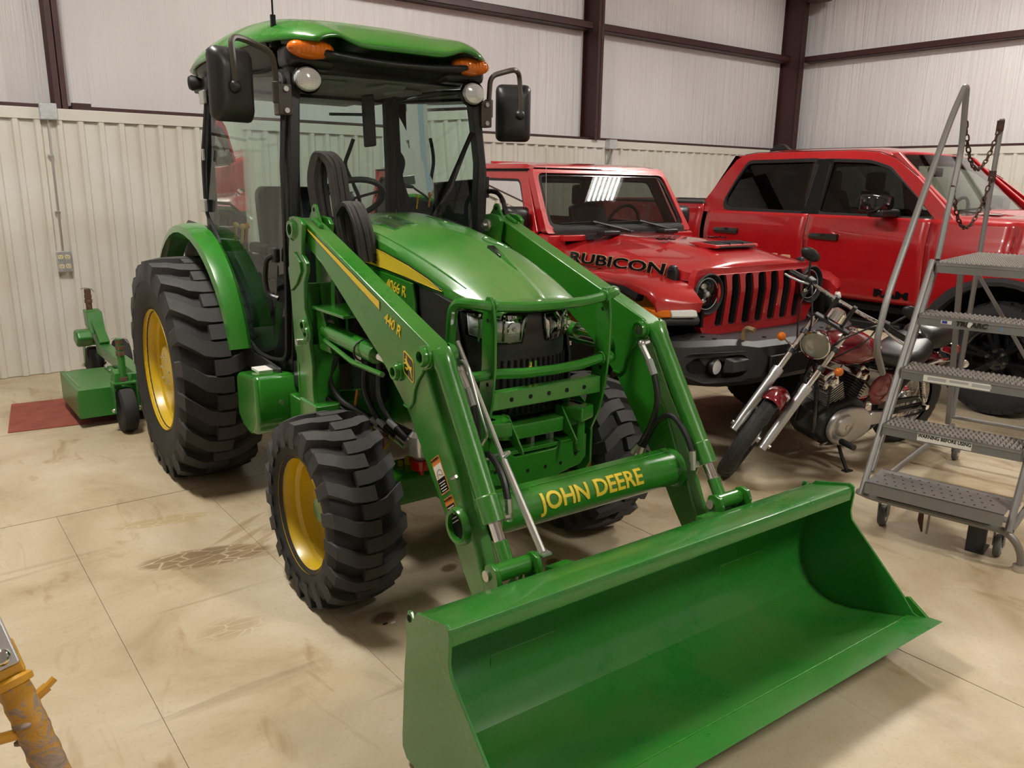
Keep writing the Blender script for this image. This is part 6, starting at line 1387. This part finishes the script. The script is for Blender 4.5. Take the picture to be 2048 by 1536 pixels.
for a_, cx in ((28, .84), (-28, .74)):
    dv = Vector((sin(rad(a_)), 0, cos(rad(a_)))); b0 = Vector((cx, 0, .40)); R3 = Matrix.Rotation(rad(a_), 3, 'Y')
    for k in range(9): G().obox(b0+dv*(.02+.017*k), (.145, .165, .006), R3).build('cooling_fin', STEEL if a_ > 0 else DARK, EN, bevel=.002)
    G().obox(b0+dv*.09, (.11, .13, .17), R3).build('cylinder', DARK, EN); G().obox(b0+dv*.195, (.13, .15, .06), R3).build('cylinder_head', CHROME, EN, bevel=.02); G().obox(b0+dv*.245, (.10, .13, .045), R3).build('rocker_cover', CHROME, EN, bevel=.018)
    G().lathe([(.0005, .02), (.03, .018), (.036, 0)], b0+dv*.2+Vector((0, .075, 0)), (0, 1, 0), 16).build('head_cap', CHROME, EN)
G().tube([(1.02, -.02, .52), (1.08, -.05, .42), (1.0, -.13, .24), (.7, -.16, .19), (.3, -.17, .22)], .02, 10, fil=.07).build('exhaust_pipe', CHROME, MC); G().tube([(.35, -.175, .225), (-.25, -.18, .27)], .04, 14).build('silencer', CHROME, MC)
G().tube([(.66, .10, .56), (.60, .13, .50), (.64, .12, .42)], .009, 6).tube([(.95, .08, .55), (.98, .12, .40), (.92, .13, .25)], .007, 6, fil=.05).build('engine_hose', HOSE, MC)
G().obox((.62, .10, .40), (.03, .03, .07)).build('reflector_red', SIGNRED, MC)
G().tube([(.93, .14, .20), (1.02, .16, .20), (1.06, .165, .215)], .008, 6).build('gear_lever', CHROME, MC)
G().tube([(.80, .12, .18), (.82, .20, .10), (.835, .265, .045)], .011, 8).build('side_stand', BLACKG, MC); G().obox((.84, .27, .05), (.06, .04, .012), Matrix.Rotation(rad(10), 3, 'X')).build('stand_foot', BLACK, MC)
G().tube([(.55, .115, .30), (.3, .12, .33), (.02, .12, .34), (-.06, .12, .30), (.02, .12, .26), (.3, .12, .25), (.55, .115, .25)], .009, 6, closed=True).build('drive_chain', DARK, MC)
G().prism([(.50, .36), (.1, .37), (.08, .40), (.5, .41)], .11, .13).build('chain_guard', BLACK, MC, bevel=.005)
# ================================================================== FINISH MOWER behind the tractor
MW = thing('finish_mower', 'low green finish mower with caster wheels on rusty posts', 'mower', (0, 0, 0))
GD = paint('mower_green', (.022, .17, .02, 1), .38, coat=.3, coat_rough=.2, dust=.5, dust_col=(.2, .26, .13, 1), scale=3)
RUSTY = paint('rusty_post', (.11, .06, .035, 1), .75, vary=.35, scale=30)
x0, x1, y0, y1, zt, zb = .90, 3.1, 6.06, 6.75, .275, .075
G().add([(x0, y0, zt), (x1, y0, zt), (x1, y1, zt), (x0, y1, zt), (x0, y0, zb), (x1, y0, zb), (x1, y1, zb), (x0, y1, zb)], [(0, 1, 2, 3), (0, 1, 5, 4), (1, 2, 6, 5), (2, 3, 7, 6), (3, 0, 4, 7)]).build('deck', GD, MW, thick=.008, bevel=.006)
G().box(x0-.006, x0+.002, y0+.02, y1-.02, zb, zt-.03).build('deck_skirt', GD, MW, bevel=.003); G().box(x0+.02, x0+.03, y0+.1, y1-.1, zt, zt+.006).build('deck_seam', GREEN2, MW)
# cross frame on the deck
R_ = lambda a, b, w, h, nm: G().bar(a, b, w, h).build(nm, GD, MW, bevel=.006)
R_((1.30, 5.95, .33), (1.30, 7.30, .33), .09, .09, 'frame_beam'); R_((2.7, 5.95, .33), (2.7, 7.30, .33), .09, .09, 'frame_beam')
R_((1.22, 6.1, .285), (1.22, 6.72, .285), .05, .012, 'frame_angle')
for k in range(5): G().ball((1.20, 6.12+.13*k, .297), .012, 8, 5).build('frame_bolt', STEEL, MW)
G().box(1.5, 2.6, 6.2, 6.6, .275, .40).build('belt_cover', GD, MW, bevel=.02); G().box(1.95, 2.2, 6.3, 6.5, .40, .55).build('gearbox', GD, MW, bevel=.02)
G().obox((1.62, 6.15, .402), (.1, .05, .004)).build('deck_decal', DECAL_Y, MW)
R_((1.30, 7.2, .36), (1.27, 7.45, .60), .08, .10, 'caster_arm'); G().prism([(7.28, .45), (7.36, .62), (7.50, .63), (7.47, .50)], 1.22, 1.34, 'x').build('arm_head', GD, MW, bevel=.006)
R_((1.26, 6.0, .33), (1.17, 5.88, .36), .08, .08, 'caster_arm'); R_((2.74, 6.0, .33), (2.85, 5.88, .36), .08, .08, 'caster_arm'); R_((2.70, 7.2, .36), (2.73, 7.45, .60), .08, .10, 'caster_arm')
G().prism([(6.0, .29), (5.86, .30), (5.86, .41), (5.93, .43), (6.0, .35)], 1.10, 1.14, 'x').build('arm_gusset', GD, MW, bevel=.004)
def caster(x, y, zp, ztop, far):
    W = G().lathe([(.0005, -.045), (.06, -.045), (.08, -.05), (.13, -.05), (.148, -.04), (.153, -.02), (.153, .02), (.148, .04), (.13, .05), (.08, .05), (.06, .045), (.0005, .045)], (0, 0, 0), (1, 0, 0), 36)
    dy = -.02 if not far else .05
    W.xf(Matrix.Translation((x, y+dy, .153))); w_ = W.build('caster_tyre', RUBBER, MW, ang=40)
    for sg in (-1, 1): G().prism([(y+dy-.03, .14), (y+dy+.03, .14), (y+.05, .34), (y-.05, .34)], x+sg*.068, x+sg*.075, 'x').build('caster_fork', GD, w_, bevel=.003); G().ball((x+sg*.08, y+dy, .155), .016, 8, 6).build('axle_bolt', STEEL, w_)
    G().box(x-.075, x+.075, y-.05, y+.05, .335, .35).build('fork_yoke', GD, w_, bevel=.004)
    G().cyl((x, y, .35), (x, y, ztop), .024, 14).build('post', RUSTY if far else GD, w_)
    for k, z in enumerate((ztop-.10, ztop-.06, ztop-.02)): G().cyl((x, y, z-.014), (x, y, z+.014), .03-.002*k, 12).build('spacer_ring', RUSTY, w_)
    G().cyl((x, y, .35), (x, y, .38), .032, 12).build('spacer_ring', RUSTY, w_)
    G().tube([(x-.05, y-.01, ztop+.005), (x-.02, y, ztop+.012), (x+.03, y-.01, ztop), (x+.05, y-.03, ztop-.03)], .004, 5).build('pin_clip', STEEL, w_)
caster(1.155, 5.875, .35, .645, False); caster(1.265, 7.46, .5, .80, True); caster(2.85, 5.875, .35, .645, False); caster(2.73, 7.46, .5, .8, True)
G().lathe([(.06, -.05), (.17, -.05), (.185, -.03), (.185, .03), (.17, .05), (.06, .05)], (1.47, 7.42, .185), (1, 0, 0), 36).build('gauge_tyre', RUBBER, MW, ang=40)
G().prism([(7.22, .36), (7.14, .44), (7.18, .5), (7.3, .5), (7.34, .4)], 1.10, 1.22, 'x').build('wheel_guard', GD, MW, bevel=.02)
# red mat under it
mt = G().prism([(.475, 6.25), (.585, 7.06), (2.6, 6.85), (2.5, 5.98)], .001, .006, 'z').build('floor_mat', paint('red_mat', (.30, .075, .05, 1), .85, vary=.18, scale=8), smooth=False)
tag(mt, 'flat brick-red rubber mat lying under the mower', 'mat')
# ================================================================== YELLOW IMPLEMENT TUBE in the near corner
YL = thing('implement_tube', 'mud-caked yellow steel tube with silver clevis standing in near corner', 'machine part', (.10, 2.05, 0))
def muddy():
    m, nt, b = new_mat('muddy_yellow'); tc = nd(nt, 'ShaderNodeTexCoord'); mp = nd(nt, 'ShaderNodeMapping'); mp.inputs['Scale'].default_value = (14, 14, 22); lk(nt, tc, 'Object', mp, 0)
    n = nd(nt, 'ShaderNodeTexNoise', Scale=1.1, Detail=8, Roughness=.7, Distortion=1.2); lk(nt, mp, 0, n, 0)
    sx = nd(nt, 'ShaderNodeSeparateXYZ'); lk(nt, tc, 'Object', sx, 0); mr = nd(nt, 'ShaderNodeMapRange'); mr.inputs[1].default_value = .55; mr.inputs[2].default_value = .1; mr.inputs[3].default_value = -.04; mr.inputs[4].default_value = .2; lk(nt, sx, 2, mr, 0)
    ad = nd(nt, 'ShaderNodeMath', operation='ADD'); lk(nt, n, 0, ad, 0); lk(nt, mr, 0, ad, 1)
    r = ramp(nt, ad, 0, [(.5, (.55, .27, .02, 1)), (.56, (.36, .26, .19, 1)), (.75, (.26, .2, .17, 1))]); lk(nt, r, 0, b, 'Base Color'); r2 = ramp(nt, ad, 0, [(.5, g1(.35)), (.56, g1(.9))]); lk(nt, r2, 0, b, 'Roughness')
    bp = nd(nt, 'ShaderNodeBump', Strength=1, Distance=.01); lk(nt, ad, 0, bp, 'Height'); lk(nt, bp, 0, b, 'Normal'); return m
MUD = muddy(); YE = paint('implement_yellow', (.58, .29, .02, 1), .4, coat=.3)
# object-space points relative to the root
A = Vector((-.005, .06, .505)); Bt = Vector((.115, -.20, .0)); D_ = (Bt-A).normalized()
def along(t): return A+D_*t
L_ = (Bt-A).length
N = 40; pts = [along(L_*i/N) for i in range(N+1)]
g = G().tube(pts, [.036+.003*random.random() for _ in pts], 24)
g.v = [tuple(Vector(p)+Vector((random.uniform(-1, 1), random.uniform(-1, 1), random.uniform(-1, 1)))*.0016) for p in g.v]; g.build('tube', MUD, YL, ang=80)
for i in range(26):
    t = .10+random.random()*(L_-.12); a = random.uniform(-1.2, 2.6); u_ = D_.orthogonal().normalized(); w_ = D_.cross(u_); p = along(t)+(u_*cos(a)+w_*sin(a))*.037
    G().ball(tuple(p), (random.uniform(.008, .018), random.uniform(.008, .016), random.uniform(.006, .012)), 7, 5).build('mud_clod', paint('dried_mud', (.27, .21, .18, 1), .95, vary=.3, scale=60), YL)
G().lathe([(.036, -.012), (.046, -.012), (.048, .004), (.036, .012)], A, -D_, 24).build('collar', YE, YL)
_tc = Vector((-.1, -2.05, 1.2)); _tc = (_tc-D_*_tc.dot(D_)).normalized(); R3 = Matrix((_tc.cross(-D_), _tc, -D_)).transposed()
G().obox(along(-.055), (.075, .05, .09), R3).build('yoke', YE, YL, bevel=.008)
fwd_ = _tc
c = along(-.10)+fwd_*.028
G().obox(c, (.066, .012, .13), R3).build('clevis_plate', ALU, YL, bevel=.012)
for t, r in ((.035, .022), (-.02, .014)):
    q = c+D_*t+fwd_*.006; G().lathe([(.0005, .012), (r*.6, .012), (r*.85, .008), (r, 0)], q, fwd_, 20).build('clevis_bolt', CHROME, YL)
G().tube([along(-.16)+fwd_*.01, along(-.30)], .008, 10).build('threaded_rod', STEEL, YL); G().obox(along(-.165)+fwd_*.01, (.03, .025, .012), R3).build('lock_nut', WHITE, YL, bevel=.003)
sd = R3@Vector((1, 0, 0)); sd = sd if sd.x > 0 else -sd
G().cyl(along(.06)+sd*.03, along(.05)+sd*.062, .013, 8).cyl(along(.05)+sd*.06, along(.04)+sd*.082, .009, 8).build('grease_fitting', YE, YL)
G().tube([along(.12)-sd*.03, along(.10)-sd*.10], .014, 8).build('side_rod', YE, YL)
# small litter on the floor
for i, (x, y, lb) in enumerate(((1.39, 2.56, 'tiny white wood chip on floor ahead of the front tyre'), (1.36, 2.57, 'tiny dark crumb on floor ahead of the front tyre'))):
    o = G().ball((x, y, .004), (.012, .006, .0035), 8, 5).build('debris', PAPER if i == 0 else DARK); tag(o, lb, 'debris')
